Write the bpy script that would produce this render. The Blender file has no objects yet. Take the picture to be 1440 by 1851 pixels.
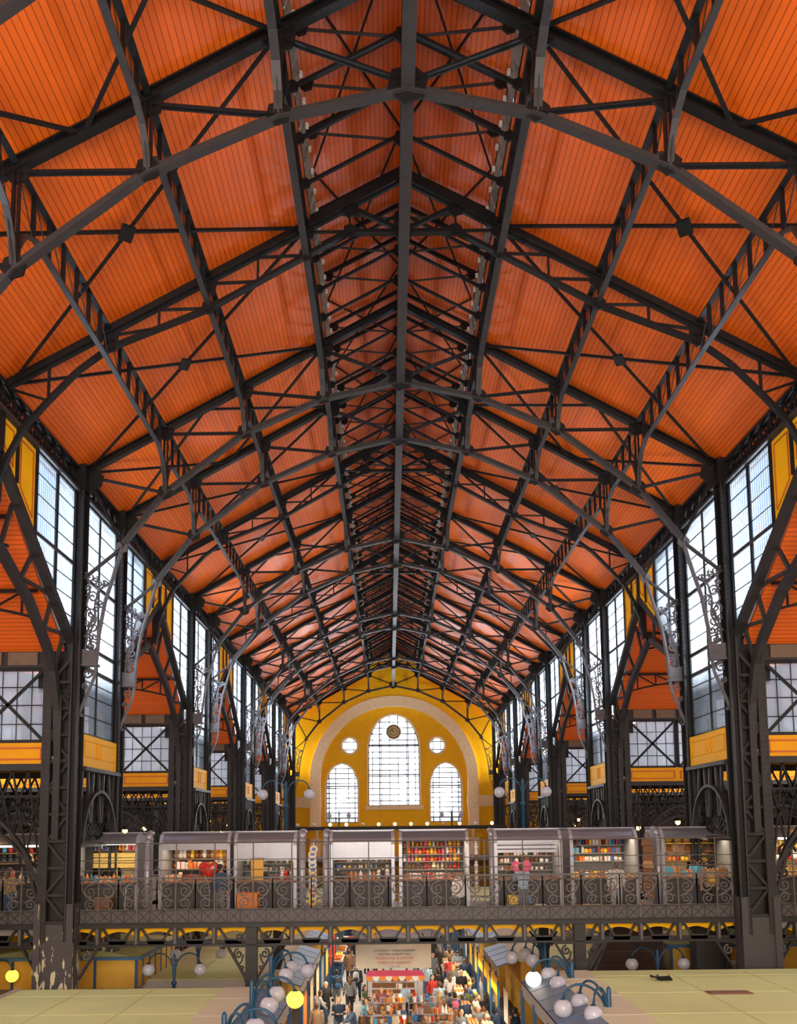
import bpy, bmesh, math, random
from math import sin, cos, pi, sqrt, atan2
from mathutils import Vector, Matrix
random.seed(7)
sc = bpy.context.scene
COL = sc.collection
H = 8.4                       # eye height of the camera above the hall floor

# ---------------------------------------------------------------- camera, world, lights, exposure
cam_d = bpy.data.cameras.new('camera'); cam = bpy.data.objects.new('camera', cam_d); COL.objects.link(cam)
cam_d.sensor_fit = 'HORIZONTAL'; cam_d.sensor_width = 36.0; cam_d.lens = 36.0*1500/1440
cam_d.shift_x = (720-702.66)/1440; cam_d.shift_y = (1346.31-925.5)/1440
cam_d.clip_start = .1; cam_d.clip_end = 500
TH, RO = .0974, .0104
_f = Vector((0, cos(TH), sin(TH))); _u = Vector((0, -sin(TH), cos(TH))); _r = Vector((1, 0, 0))
_r2 = _r*cos(RO)-_u*sin(RO); _u2 = _r*sin(RO)+_u*cos(RO)
m = Matrix((_r2, _u2, -_f)).transposed().to_4x4(); m.translation = Vector((-.4906, 0, H)); cam.matrix_world = m
sc.camera = cam
sc.view_settings.view_transform = 'Standard'; sc.view_settings.look = 'None'
sc.view_settings.gamma = 1.0; sc.view_settings.use_curve_mapping = False
sc.view_settings.exposure = 0.97
sc.cycles.max_bounces = 7; sc.cycles.diffuse_bounces = 4; sc.cycles.glossy_bounces = 3
sc.cycles.transparent_max_bounces = 12; sc.cycles.sample_clamp_indirect = 6
sc.cycles.use_denoising = True

w = bpy.data.worlds.new('sky'); sc.world = w; w.use_nodes = True
nt = w.node_tree; nt.nodes.clear()
wo = nt.nodes.new('ShaderNodeOutputWorld'); bg = nt.nodes.new('ShaderNodeBackground')
tcn = nt.nodes.new('ShaderNodeTexCoord'); nz = nt.nodes.new('ShaderNodeTexNoise'); cr_ = nt.nodes.new('ShaderNodeValToRGB')
nz.inputs['Scale'].default_value = 3.5; nz.inputs['Detail'].default_value = 3
cr_.color_ramp.elements[0].position = .42; cr_.color_ramp.elements[0].color = (.34, .60, .95, 1)
cr_.color_ramp.elements[1].position = .56; cr_.color_ramp.elements[1].color = (.93, .96, 1.0, 1)
nt.links.new(tcn.outputs['Generated'], nz.inputs['Vector']); nt.links.new(nz.outputs['Fac'], cr_.inputs['Fac'])
nt.links.new(cr_.outputs['Color'], bg.inputs['Color']); bg.inputs['Strength'].default_value = .62
nt.links.new(bg.outputs[0], wo.inputs[0])

def area(name, loc, rot, sx, sy, power, color=(1, 1, 1), spread=pi):
    d = bpy.data.lights.new(name, 'AREA'); d.shape = 'RECTANGLE'; d.size = sx; d.size_y = sy
    d.energy = power; d.color = color; d.spread = spread
    o = bpy.data.objects.new(name, d); COL.objects.link(o); o.location = loc; o.rotation_euler = rot; return o
# daylight at far and aisle windows; added fill behind the camera, hidden clerestory uplights
area('added_rear_fill', (0, -11.5, H+3), (pi/2, 0, 0), 17, 14, 4700, (1, .91, .80))  # fill light added behind the camera; the wall there has no window
area('daylight_far_window', (0, 84.9, H+6), (-pi/2, 0, 0), 13, 10, 2700, (.95, .97, 1))
for s in (-1, 1):
    for j in range(-1, 5):
        area('added_clerestory_uplight', (s*13.6, 25.14+14.377*j+1.92, H+5.6), (0, s*(pi/2+1.25), 0), 3.6, 3.4, 1500 if j < 1 else 3200, (.93, .96, 1))  # added upward light, hidden outside the windows, imitates bounce from pale roofs
    for yy in (6, 22, 38, 54, 70):
        area('daylight_aisle_window', (s*20.2, yy, H+3.7), (0, s*pi/2*1.0, 0), 2.2, 13, 520, (1, .97, .93))

# ---------------------------------------------------------------- materials
MATS = {}
def mat(name, color, rough=.6, metal=0, noise=0, nscale=6, bump=0, emit=0, spec=None, dark=.5):
    if name in MATS: return MATS[name]
    M = bpy.data.materials.new(name); M.use_nodes = True; n = M.node_tree; b = n.nodes['Principled BSDF']
    c = tuple(color)+(1,)
    b.inputs['Base Color'].default_value = c; b.inputs['Roughness'].default_value = rough; b.inputs['Metallic'].default_value = metal
    if spec is not None: b.inputs['Specular IOR Level'].default_value = spec
    tc = n.nodes.new('ShaderNodeTexCoord'); nn = n.nodes.new('ShaderNodeTexNoise'); nn.inputs['Scale'].default_value = nscale
    nn.inputs['Detail'].default_value = 4; n.links.new(tc.outputs['Object'], nn.inputs['Vector'])
    mx = n.nodes.new('ShaderNodeMix'); mx.data_type = 'RGBA'; mx.inputs[6].default_value = tuple(v*dark for v in color)+(1,); mx.inputs[7].default_value = c
    mr = n.nodes.new('ShaderNodeMapRange'); mr.inputs[1].default_value = .3; mr.inputs[2].default_value = .6
    mr.inputs[3].default_value = 1-noise; mr.inputs[4].default_value = 1
    n.links.new(nn.outputs['Fac'], mr.inputs[0]); n.links.new(mr.outputs[0], mx.inputs[0]); n.links.new(mx.outputs[2], b.inputs['Base Color'])
    if bump:
        bp = n.nodes.new('ShaderNodeBump'); bp.inputs['Strength'].default_value = bump; bp.inputs['Distance'].default_value = .02
        n.links.new(nn.outputs['Fac'], bp.inputs['Height']); n.links.new(bp.outputs[0], b.inputs['Normal'])
    if emit:
        b.inputs['Emission Color'].default_value = c; b.inputs['Emission Strength'].default_value = emit
    MATS[name] = M; return M

def board_mat(name, axis, color, line, width, rough):
    M = bpy.data.materials.new(name); M.use_nodes = True; n = M.node_tree; b = n.nodes['Principled BSDF']; L = n.links.new
    g = n.nodes.new('ShaderNodeNewGeometry'); sp = n.nodes.new('ShaderNodeSeparateXYZ'); L(g.outputs['Position'], sp.inputs[0])
    dv = n.nodes.new('ShaderNodeMath'); dv.operation = 'DIVIDE'; dv.inputs[1].default_value = width; L(sp.outputs[axis], dv.inputs[0])
    fr = n.nodes.new('ShaderNodeMath'); fr.operation = 'FRACT'; L(dv.outputs[0], fr.inputs[0])
    gt = n.nodes.new('ShaderNodeMath'); gt.operation = 'LESS_THAN'; gt.inputs[1].default_value = .13; L(fr.outputs[0], gt.inputs[0])
    fl = n.nodes.new('ShaderNodeMath'); fl.operation = 'FLOOR'; L(dv.outputs[0], fl.inputs[0])
    wn = n.nodes.new('ShaderNodeTexWhiteNoise'); wn.noise_dimensions = '1D'; L(fl.outputs[0], wn.inputs['W'])
    no = n.nodes.new('ShaderNodeTexNoise'); no.inputs['Scale'].default_value = .6; no.inputs['Detail'].default_value = 5; L(g.outputs['Position'], no.inputs['Vector'])
    m1 = n.nodes.new('ShaderNodeMix'); m1.data_type = 'RGBA'; m1.inputs[6].default_value = tuple(v*.78 for v in color)+(1,); m1.inputs[7].default_value = tuple(color)+(1,)
    ad = n.nodes.new('ShaderNodeMath'); ad.operation = 'ADD'; L(wn.outputs[0], ad.inputs[0]); L(no.outputs['Fac'], ad.inputs[1])
    hf = n.nodes.new('ShaderNodeMath'); hf.operation = 'MULTIPLY'; hf.inputs[1].default_value = .5; L(ad.outputs[0], hf.inputs[0]); L(hf.outputs[0], m1.inputs[0])
    m2 = n.nodes.new('ShaderNodeMix'); m2.data_type = 'RGBA'; L(gt.outputs[0], m2.inputs[0]); L(m1.outputs[2], m2.inputs[6]); m2.inputs[7].default_value = tuple(line)+(1,)
    L(m2.outputs[2], b.inputs['Base Color']); b.inputs['Roughness'].default_value = rough; b.inputs['Specular IOR Level'].default_value = .72
    bp = n.nodes.new('ShaderNodeBump'); bp.inputs['Strength'].default_value = .35; bp.inputs['Distance'].default_value = .02; bp.invert = True
    L(gt.outputs[0], bp.inputs['Height']); L(bp.outputs[0], b.inputs['Normal'])
    return M
CEIL = board_mat('orange_boards_lengthwise', 'Y' if 0 else 0, (.80, .125, .001), (.24, .03, .001), .115, .42)
CEILX = board_mat('orange_boards_crosswise', 1, (.80, .125, .001), (.24, .03, .001), .115, .42)
IRON = mat('dark_painted_iron', (.0065, .006, .0065), .5, .0, .5, 5, .25, spec=.35)
IRONG = mat('grey_painted_iron', (.036, .032, .032), .5, 0, .45, 4, .3, spec=.4)
IRONP = mat('pale_grey_iron', (.12, .115, .128), .5, 0, .4, 4, .3, spec=.4)
IRONB = mat('weathered_iron', (.026, .0235, .0245), .5, 0, .5, 3, .5, spec=.4)
YEL = mat('yellow_paint', (.92, .47, .002), .55, 0, .15, 1.5, spec=.2)
YELD = mat('ochre_paint', (.80, .35, .003), .6, 0, .2, 2, spec=.2)
RED = mat('red_line_paint', (.52, .10, .01), .6)
STONE = mat('beige_plaster', (.85, .62, .36), .8, 0, .35, 3, .2, dark=.7)

def glass_mat(name, stripes, milk=.45, tint=(.93, .97, 1)):
    M = bpy.data.materials.new(name); M.use_nodes = True; n = M.node_tree; n.nodes.clear(); L = n.links.new
    o = n.nodes.new('ShaderNodeOutputMaterial'); t = n.nodes.new('ShaderNodeBsdfTransparent'); t.inputs[0].default_value = tint+(1,)
    tl = n.nodes.new('ShaderNodeBsdfTranslucent'); tl.inputs[0].default_value = (.92, .95, 1, 1)
    gl = n.nodes.new('ShaderNodeBsdfGlossy'); gl.inputs['Roughness'].default_value = .15
    m1 = n.nodes.new('ShaderNodeMixShader'); m2 = n.nodes.new('ShaderNodeMixShader'); m2.inputs[0].default_value = .06
    L(t.outputs[0], m1.inputs[1]); L(tl.outputs[0], m1.inputs[2]); L(m1.outputs[0], m2.inputs[1]); L(gl.outputs[0], m2.inputs[2]); L(m2.outputs[0], o.inputs[0])
    g = n.nodes.new('ShaderNodeNewGeometry'); no = n.nodes.new('ShaderNodeTexNoise'); no.inputs['Scale'].default_value = .8; L(g.outputs['Position'], no.inputs['Vector'])
    mr = n.nodes.new('ShaderNodeMapRange'); mr.inputs[3].default_value = milk-.1; mr.inputs[4].default_value = milk+.1; L(no.outputs['Fac'], mr.inputs[0])
    if stripes:
        sp = n.nodes.new('ShaderNodeSeparateXYZ'); L(g.outputs['Position'], sp.inputs[0])
        mu = n.nodes.new('ShaderNodeMath'); mu.operation = 'MULTIPLY'; mu.inputs[1].default_value = 1/.14; L(sp.outputs[1], mu.inputs[0])
        fr = n.nodes.new('ShaderNodeMath'); fr.operation = 'FRACT'; L(mu.outputs[0], fr.inputs[0])
        lt = n.nodes.new('ShaderNodeMath'); lt.operation = 'LESS_THAN'; lt.inputs[1].default_value = .22; L(fr.outputs[0], lt.inputs[0])
        mc = n.nodes.new('ShaderNodeMix'); mc.data_type = 'RGBA'; L(lt.outputs[0], mc.inputs[0]); mc.inputs[6].default_value = tint+(1,); mc.inputs[7].default_value = (.25, .34, .48, 1)
        L(mc.outputs[2], t.inputs[0]); L(mc.outputs[2], tl.inputs[0])
    L(mr.outputs[0], m1.inputs[0])
    return M
GLASS = glass_mat('frosted_window_glass', False, .5)
GLASSC = glass_mat('corrugated_wired_glass', True, .16)
GLASSE = glass_mat('clear_end_window_glass', False, .5)

# ---------------------------------------------------------------- mesh helpers
KIDS = {}
def kids(o): return KIDS.get(o.name, [])
class MB:
    """collects bars, boxes, plates and tubes (z measured from the camera's eye level) and links them as one mesh"""
    def __init__(s): s.v = []; s.f = []
    def add(s, vs, fs):
        b = len(s.v); s.v += [Vector(v) for v in vs]; s.f += [tuple(b+i for i in f) for f in fs]; return s
    def box(s, x0, x1, y0, y1, z0, z1):
        vs = [(x, y, z) for z in (z0, z1) for x, y in ((x0, y0), (x1, y0), (x1, y1), (x0, y1))]
        return s.add(vs, [(3, 2, 1, 0), (4, 5, 6, 7), (0, 1, 5, 4), (1, 2, 6, 5), (2, 3, 7, 6), (3, 0, 4, 7)])
    def bar(s, p, q, wd, ht, n=(0, 1, 0)):
        p = Vector(p); q = Vector(q); d = (q-p)
        if d.length < 1e-6: return s
        d.normalize(); n = Vector(n); a = n-d*n.dot(d)
        if a.length < 1e-4: a = Vector((1, 0, 0))-d*d.x
        a.normalize(); t = d.cross(a); a = a*(wd/2); t = t*(ht/2)
        vs = [p-a-t, p+a-t, p+a+t, p-a+t, q-a-t, q+a-t, q+a+t, q-a+t]
        return s.add(vs, [(3, 2, 1, 0), (4, 5, 6, 7), (0, 1, 5, 4), (1, 2, 6, 5), (2, 3, 7, 6), (3, 0, 4, 7)])
    def tee(s, p, q, wd, dp, n=(0, 1, 0), up=None, th=.03):
        """flange of width wd with a web of depth dp on its 'up' side"""
        p = Vector(p); q = Vector(q); d = (q-p).normalized(); n = Vector(n); t = d.cross(n).normalized()
        if up is None: up = (0, 0, 1)
        if t.dot(Vector(up)) < 0: t = -t
        s.bar(p, q, wd, th, n); return s.bar(p+t*dp/2, q+t*dp/2, th, dp, n)
    def path(s, pts, wd, ht, n=(0, 1, 0)):
        for a, b in zip(pts[:-1], pts[1:]): s.bar(a, b, wd, ht, n)
        return s
    def plate(s, pts, off):
        off = Vector(off); k = len(pts); vs = [Vector(p)-off/2 for p in pts]+[Vector(p)+off/2 for p in pts]
        fs = [tuple(range(k))[::-1], tuple(range(k, 2*k))]+[(i, (i+1) % k, k+(i+1) % k, k+i) for i in range(k)]
        return s.add(vs, fs)
    def tube(s, pts, r, n=6, closed=False):
        pts = [Vector(p) for p in pts]; k = len(pts); vs = []
        rs = r if isinstance(r, (list, tuple)) else [r]*k
        for i, p in enumerate(pts):
            d = (pts[min(i+1, k-1)]-pts[max(i-1, 0)])
            if closed: d = pts[(i+1) % k]-pts[i-1]
            d.normalize(); a = Vector((0, 0, 1)) if abs(d.z) < .9 else Vector((0, 1, 0))
            u = d.cross(a).normalized(); v = d.cross(u)
            vs += [p+(u*cos(2*pi*j/n)+v*sin(2*pi*j/n))*rs[i] for j in range(n)]
        fs = []
        for i in range(k if closed else k-1):
            a = i*n; b = ((i+1) % k)*n
            fs += [(a+j, a+(j+1) % n, b+(j+1) % n, b+j) for j in range(n)]
        if not closed: fs += [tuple(range(n))[::-1], tuple(range((k-1)*n, k*n))]
        return s.add(vs, fs)
    def lathe(s, c, prof, n=12, sx=1, sy=1):
        c = Vector(c); vs = []
        for r, z in prof: vs += [c+Vector((r*sx*cos(2*pi*j/n), r*sy*sin(2*pi*j/n), z)) for j in range(n)]
        fs = []
        for i in range(len(prof)-1):
            fs += [(i*n+j, i*n+(j+1) % n, (i+1)*n+(j+1) % n, (i+1)*n+j) for j in range(n)]
        fs += [tuple(range(n))[::-1], tuple(range((len(prof)-1)*n, len(prof)*n))]
        return s.add(vs, fs)
    def ball(s, c, r, n=16, m=10, sx=1, sy=1, sz=1):
        return s.lathe(c, [(r*sin(pi*i/m) if 0 < i < m else r*.02, -r*cos(pi*i/m)*sz) for i in range(m+1)], n, sx, sy)
    def quad(s, a, b, c, d): return s.add([a, b, c, d], [(0, 1, 2, 3)])
    def build(s, name, mt, parent=None, smooth=False, loc=None):
        me = bpy.data.meshes.new(name)
        o0 = Vector((0, 0, 0))
        if parent is not None:
            o0 = Vector(parent['_o'])
        elif loc is not None: o0 = Vector(loc)
        me.from_pydata([v-o0 for v in s.v], [], s.f)
        if mt is not None: me.materials.append(mt)
        bmx = bmesh.new(); bmx.from_mesh(me); bmesh.ops.recalc_face_normals(bmx, faces=bmx.faces); bmx.to_mesh(me); bmx.free()
        if smooth:
            me.polygons.foreach_set('use_smooth', [True]*len(me.polygons))
        o = bpy.data.objects.new(name, me); COL.objects.link(o)
        if parent is not None: o.parent = parent; o['_o'] = tuple(o0); KIDS.setdefault(parent.name, []).append(o)
        else: o.location = (o0.x, o0.y, o0.z+H); o['_o'] = tuple(o0)
        return o

def tag(o, label, cat, group=None, kind='thing'):
    o['label'] = label; o['category'] = cat; o['kind'] = kind
    if group: o['group'] = group
    return o
def thing(name, label, cat, loc=(0, 0, 0), group=None):
    o = bpy.data.objects.new(name, None); COL.objects.link(o); o.empty_display_size = .1
    o.location = (loc[0], loc[1], loc[2]+H); o['_o'] = tuple(loc); return tag(o, label, cat, group)
def struct(o, label=None):
    o['kind'] = 'structure'
    if label: o['label'] = label
    return o
def dup(root, loc=None, label=None, group=None, rotz=0, scale=None, mirror=False):
    """copy a thing with its parts and sub-parts (loc measured from eye level)"""
    r = root.copy(); COL.objects.link(r)
    if loc is not None: r.location = (loc[0], loc[1], loc[2]+H); r['_o'] = tuple(loc)
    r.rotation_euler = (0, 0, rotz)
    if scale: r.scale = scale
    if label: r['label'] = label
    if group: r['group'] = group
    for c in kids(root):
        k = c.copy(); COL.objects.link(k); k.parent = r; KIDS.setdefault(r.name, []).append(k)
        for g in kids(c):
            q = g.copy(); COL.objects.link(q); q.parent = k; KIDS.setdefault(k.name, []).append(q)
    return r
ORD = ['nearest', 'second', 'third', 'fourth', 'fifth', 'sixth', 'seventh', 'eighth', 'ninth', 'tenth', 'eleventh', 'twelfth', 'thirteenth', 'fourteenth', 'fifteenth', 'sixteenth', 'seventeenth', 'eighteenth', 'nineteenth', 'twentieth']
def side(s): return 'left' if s < 0 else 'right'
def spiral(mb, c, r, a0, turns, wd, ht, plane='xz', n=14, r1=.15):
    """a flat iron scroll: starts at radius r, angle a0 and winds in to r*r1"""
    pts = []
    for i in range(n+1):
        t = i/n; rr = r*(1-(1-r1)*t); a = a0+turns*2*pi*t
        if plane == 'xz': pts.append((c[0]+rr*cos(a), c[1], c[2]+rr*sin(a)))
        else: pts.append((c[0], c[1]+rr*cos(a), c[2]+rr*sin(a)))
    mb.path(pts, wd, ht, (0, 1, 0) if plane == 'xz' else (1, 0, 0)); return pts

# ---------------------------------------------------------------- hall geometry
Y2, PER, NAR = 25.14, 14.377, 3.841
A = [Y2+PER*j for j in range(-2, 5)]        # first of each pair of arched trusses
B = [a+NAR for a in A]
a_ = 2.475; E_, SL = 11.08, .5554
def U(k): return E_+SL*a_*(4-k)
YW = 84.0
YB = -13.0
# ---------------------------------------------------------------- shell: floor, roof boards, side walls
struct(MB().box(-22, 22, YB-.3, YW+.3, -8.6, -8.4).build('floor', mat('hall_floor_terrazzo', (.42, .40, .38), .5, 0, .3, 2)))
def slope(name, x0, z0, x1, z1, th, ys=(YB, YW)):
    return MB().plate([(x0, ys[0], z0), (x1, ys[0], z1), (x1, ys[1], z1), (x0, ys[1], z0)], (0, 0, th))
for s in (-1, 1):
    z1 = U(1)+.1*SL+.34; z4 = U(4)-.45*SL+.34
    struct(slope('c', s*2.38, z1, s*10.35, z4, .16).build('ceiling', CEIL), 'orange board ceiling of the nave, %s slope' % side(s))
    struct(slope('c', s*2.5, 16.92, 0, 18.2, .14).build('ceiling', CEIL), 'orange board ceiling of the raised ridge lantern, %s half' % side(s))
    struct(MB().box(s*2.42-.04, s*2.42+.04, YB, YW, z1-.02, 15.72).build('trim_1', IRON))
    struct(MB().box(s*2.42-.04, s*2.42+.04, YB, YW, 16.5, 16.95).build('trim_2', IRON))
# lantern louvre strip: pale sheet with lamps under it, one length per bay
bays = []                      # (y0, y1, kind) for every roof bay
for j in range(len(A)):
    if j > 0:
        mid = (B[j-1]+A[j])/2; bays += [(B[j-1], mid, 'wide'), (mid, A[j], 'wide')]
    bays.append((A[j], B[j], 'narrow'))
bays = [b for b in bays if b[0] > 4 and b[1] < YW+2]
bays = [b for b in bays if b[0] < 82.5]
louv = mat('pale_louvre_sheet', (.26, .20, .16), .7, 0, .8, 5)
lampw = mat('small_white_lamp', (.62, .56, .48), .5)
for i, (y0, y1, kd) in enumerate(bays):
    for s in (-1, 1):
        t = thing('lantern_louvre', 'pale louvre strip along the %s side of the ridge lantern, %s bay away' % (side(s), ORD[i]), 'louvre', (s*2.4, y0, 15.7), 'louvre strips of the ridge lantern')
        mb = MB(); n = max(3, int((y1-y0)/.33)); d = (y1-y0)/n; rr = random.Random(i*2+s)
        for k in range(n):
            o = .05*rr.random()
            mb.plate([(s*(2.36+o), y0+k*d, 15.75), (s*(2.36+o), y0+k*d+d*.9, 15.75), (s*(2.30-o), y0+k*d+d*.9, 16.12), (s*(2.30-o), y0+k*d, 16.12)], (.03, 0, 0))
        mb.build('louvre_sheet', louv, t)
        n2 = max(2, round((y1-y0)/.66)); d2 = (y1-y0)/n2
        for k in range(n2):
            MB().box(s*2.22-.035, s*2.22+.035, y0+(k+.5)*d2-.045, y0+(k+.5)*d2+.045, 15.96, 16.05).build('lamp', lampw, t)

# ---------------------------------------------------------------- arched trusses (pairs)
LZ = [(0, 14.0), (2.475, 13.45), (4.95, 12.33), (7.425, 10.4), (8.72, 8.73)]
CURVE = [(8.72, 8.73), (9.0, 7.72), (9.22, 7.0), (9.38, 6.0), (9.45, 5.05)]
def gusset(mb, x, z, r, y=0, th=.05, w=1.0, n=6):
    mb.plate([(x+r*w*cos(2*pi*i/n+.3), y, z+r*sin(2*pi*i/n+.3)) for i in range(n)], (0, th, 0))
def arched_truss():
    t = thing('arched_roof_truss', '', 'roof truss', (0, 0, 8.7), 'arched roof trusses spanning the nave')
    for s in (-1, 1):
        mb = MB(); mb.tee((s*9.9, 0, U(4)), (0, 0, U(0)), .2, .2, up=(0, 0, 1)); mb.bar((s*9.9, 0, U(4)+.22), (0, 0, U(0)+.22), .2, .03); mb.build('upper_chord', IRON, t)
        pts = [(s*x, 0, z) for x, z in LZ]; mb = MB()
        for p, q in zip(pts[:-1], pts[1:]): mb.tee(p, q, .2, .16, up=(0, 0, 1), th=.04)
        mb.build('lower_chord', IRONG, t)
        for k, wd in ((1, .13), (2, .12), (3, .1)):
            mb = MB(); mb.bar((s*k*a_-.05, 0, LZ[k][1]), (s*k*a_-.05, 0, U(k)), wd, .05); mb.bar((s*k*a_+.05, 0, LZ[k][1]), (s*k*a_+.05, 0, U(k)), wd, .04); mb.build('post', IRON, t)
        for (x0, z0), (x1, z1), wd in (((a_, U(1)), (0, 14.1), .12), ((2*a_, U(2)), LZ[1], .10), ((3*a_, U(3)), LZ[2], .09), ((9.85, U(4)), LZ[3], .08), ((9.85, U(4)-.1), LZ[4], .08)):
            mb = MB(); mb.bar((s*x0, 0, z0-.05), (s*x1, 0, z1+.08), wd, .05); mb.bar((s*x0, .03, z0-.05), (s*x1, .03, z1+.08), .03, .1); mb.build('diagonal', IRON, t)
        MB().bar((s*8.72, 0, 8.73), (s*9.9, 0, 7.75), .1, .08).build('diagonal', IRONG, t)
        for x, z, r in ((a_, U(1)-.02, .36), (2*a_, U(2)-.02, .3), (3*a_, U(3)-.02, .28), (a_, LZ[1][1]+.12, .25), (2*a_, LZ[2][1]+.12, .25), (3*a_, LZ[3][1]+.1, .25), (9.7, U(4)-.15, .36)):
            mb = MB(); gusset(mb, s*x, z, r); mb.build('gusset_plate', IRON, t)
        mb = MB(); gusset(mb, s*8.75, 8.73, .2); mb.build('gusset_plate', IRONP, t)
        # perforated bracket down to the column
        cv = [(s*x, 0, z) for x, z in CURVE]; mb = MB()
        for p, q in zip(cv[:-1], cv[1:]): mb.tee(p, q, .2, .07, up=(s*1, 0, .2))
        br = mb.build('bracket_rib', IRONP, t)
        mb = MB()
        for c, r, a0, tn in (((9.42, 7.55), .17, 2.6, 1.6), ((9.62, 7.15), .2, .2, 1.5), ((9.38, 6.95), .15, 3.4, 1.3), ((9.66, 6.62), .2, 5.5, 1.5), ((9.58, 6.2), .2, 2.0, -1.5), ((9.7, 5.85), .15, .3, 1.3), ((9.6, 5.62), .17, 4.0, -1.4), ((9.72, 7.75), .14, 1.2, 1.2), ((9.25, 7.55), .12, .9, 1.2), ((9.55, 7.72), .1, 2.0, 1.2), ((9.76, 7.42), .1, 3.0, -1.2), ((9.5, 6.75), .09, 0, 1.2), ((9.78, 6.3), .1, 1.0, 1.2), ((9.52, 5.9), .1, 4.0, 1.1), ((9.6, 6.42), .08, 2.5, -1.2)):
            spiral(mb, (s*c[0], 0, c[1]), r, a0 if s > 0 else pi-a0, tn if s > 0 else -tn, .05, .045, n=12)
        mb.path([(s*9.1, 0, 7.6), (s*9.45, 0, 7.35), (s*9.55, 0, 6.9), (s*9.5, 0, 6.4), (s*9.7, 0, 6.0), (s*9.6, 0, 5.5)], .05, .05)
        mb.path([(s*9.85, 0, 7.95), (s*9.7, 0, 7.4), (s*9.8, 0, 6.9), (s*9.55, 0, 6.5), (s*9.75, 0, 6.1), (s*9.8, 0, 5.5)], .05, .045)
        mb.build('scrollwork', IRONP, t)
        mb = MB(); mb.plate([(s*9.45, 0, 5.55), (s*9.6, 0, 5.45), (s*9.88, 0, 5.5), (s*9.88, 0, 5.02), (s*9.47, 0, 5.02)], (0, .16, 0)); mb.box(min(s*9.38, s*9.9), max(s*9.38, s*9.9), -.14, .14, 4.97, 5.03)
        mb.build('bracket_plate', IRONP, t)
        mb = MB(); mb.path([(s*9.46, 0, 5.0), (s*9.52, 0, 4.6), (s*9.9, 0, 3.62), (s*9.93, 0, 3.5), (s*9.88, 0, 3.42), (s*9.84, 0, 3.5)], .14, .05)
        spiral(mb, (s*9.72, 0, 4.75), .17, 1.2, 1.3*s, .05, .05); spiral(mb, (s*9.78, 0, 4.35), .1, 1.2, -1.3*s, .05, .05)
        mb.build('lower_scroll', IRONP, t)
    mb = MB(); gusset(mb, 0, 14.15, .42); mb.build('gusset_plate', IRON, t)
    MB().bar((0, 0, 14.1), (0, 0, U(0)), .16, .14).build('post', IRON, t)
    return t
at_ = arched_truss(); used = False
tr_y = []
for j in range(len(A)):
    for y, nm in ((A[j], 0), (B[j], 1)):
        if 5 < y < YW: tr_y.append(y)
for i, y in enumerate(tr_y):
    lab = '%s arched iron roof truss from the viewer with scroll brackets, springing from riveted columns' % (ORD[i] if i else 'nearest')
    if i == 0: at_.location = (0, y, 8.7+H); at_['label'] = lab
    else: dup(at_, (0, y, 8.7), lab)
# ---------------------------------------------------------------- parallel-chord trusses in the middle of each wide bay
def mid_truss():
    t = thing('parallel_roof_truss', '', 'roof truss', (0, 0, 7.7), 'shallow roof trusses between the arched pairs')
    low = [(0, 15.1), (1.35, 15.1), (2.475, 14.47), (4.95, 13.06), (7.425, 12.05), (8.2, 11.45), (8.94, 10.65), (9.53, 9.95), (9.87, 9.25), (10.2, 8.3)]
    def lz(x):
        for (a, b), (c, d) in zip(low[:-1], low[1:]):
            if a <= x <= c: return b+(d-b)*(x-a)/(c-a)
        return low[-1][1]
    for s in (-1, 1):
        mb = MB(); mb.tee((s*9.95, 0, U(4)), (0, 0, U(0)), .24, .3, up=(0, 0, 1), th=.04); mb.bar((s*9.95, 0, U(4)+.1), (0, 0, U(0)+.1), .06, .3); mb.build('upper_chord', IRON, t)
        mb = MB()
        for p, q in zip(low[:-1], low[1:]): mb.tee((s*p[0], 0, p[1]), (s*q[0], 0, q[1]), .16, .12, up=(s*.3, 0, 1), th=.04)
        mb.build('lower_chord', IRON, t)
        xs = [1.35, 2.475, 3.7, 4.95, 6.2, 7.425, 8.94]
        for x in xs:
            MB().bar((s*x, 0, lz(x)), (s*x, 0, E_+SL*(9.9-x)), .08, .05).build('post', IRON, t)
        for x0, x1 in ((2.475, 1.35), (3.7, 2.475), (4.95, 3.7), (6.2, 4.95), (7.425, 6.2), (9.9, 8.94)):
            MB().bar((s*x0, 0, E_+SL*(9.9-x0)-.05), (s*x1, 0, lz(x1)+.05), .07, .05).build('diagonal', IRON, t)
        MB().bar((s*1.35, 0, E_+SL*8.55), (0, 0, 15.15), .1, .1).build('diagonal', IRON, t)
        for x in (1.35, 2.475, 4.95, 7.425):
            mb = MB(); gusset(mb, s*x, E_+SL*(9.9-x)-.05, .24); gusset(mb, s*x, lz(x)+.08, .19); mb.build('gusset_plate', IRON, t)
        mb = MB(); mb.plate([(s*10.05, 0, 10.5), (s*10.35, 0, 10.5), (s*10.35, 0, 7.75), (s*10.2, 0, 7.65), (s*10.1, 0, 8.2)], (0, .28, 0)); mb.build('pendant', IRON, t)
    mb = MB(); gusset(mb, 0, 15.2, .3); mb.build('gusset_plate', IRON, t)
    return t
mt_ = mid_truss(); mids = [(B[j-1]+A[j])/2 for j in range(1, len(A))]
mids = [y for y in mids if 4 < y < YW]
for i, y in enumerate(mids):
    lab = 'shallow dark roof truss between arched trusses, %s of its kind from the viewer' % ORD[i]
    if i == 0: mt_.location = (0, y, 7.7+H); mt_['label'] = lab
    else: dup(mt_, (0, y, 7.7), lab)
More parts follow.
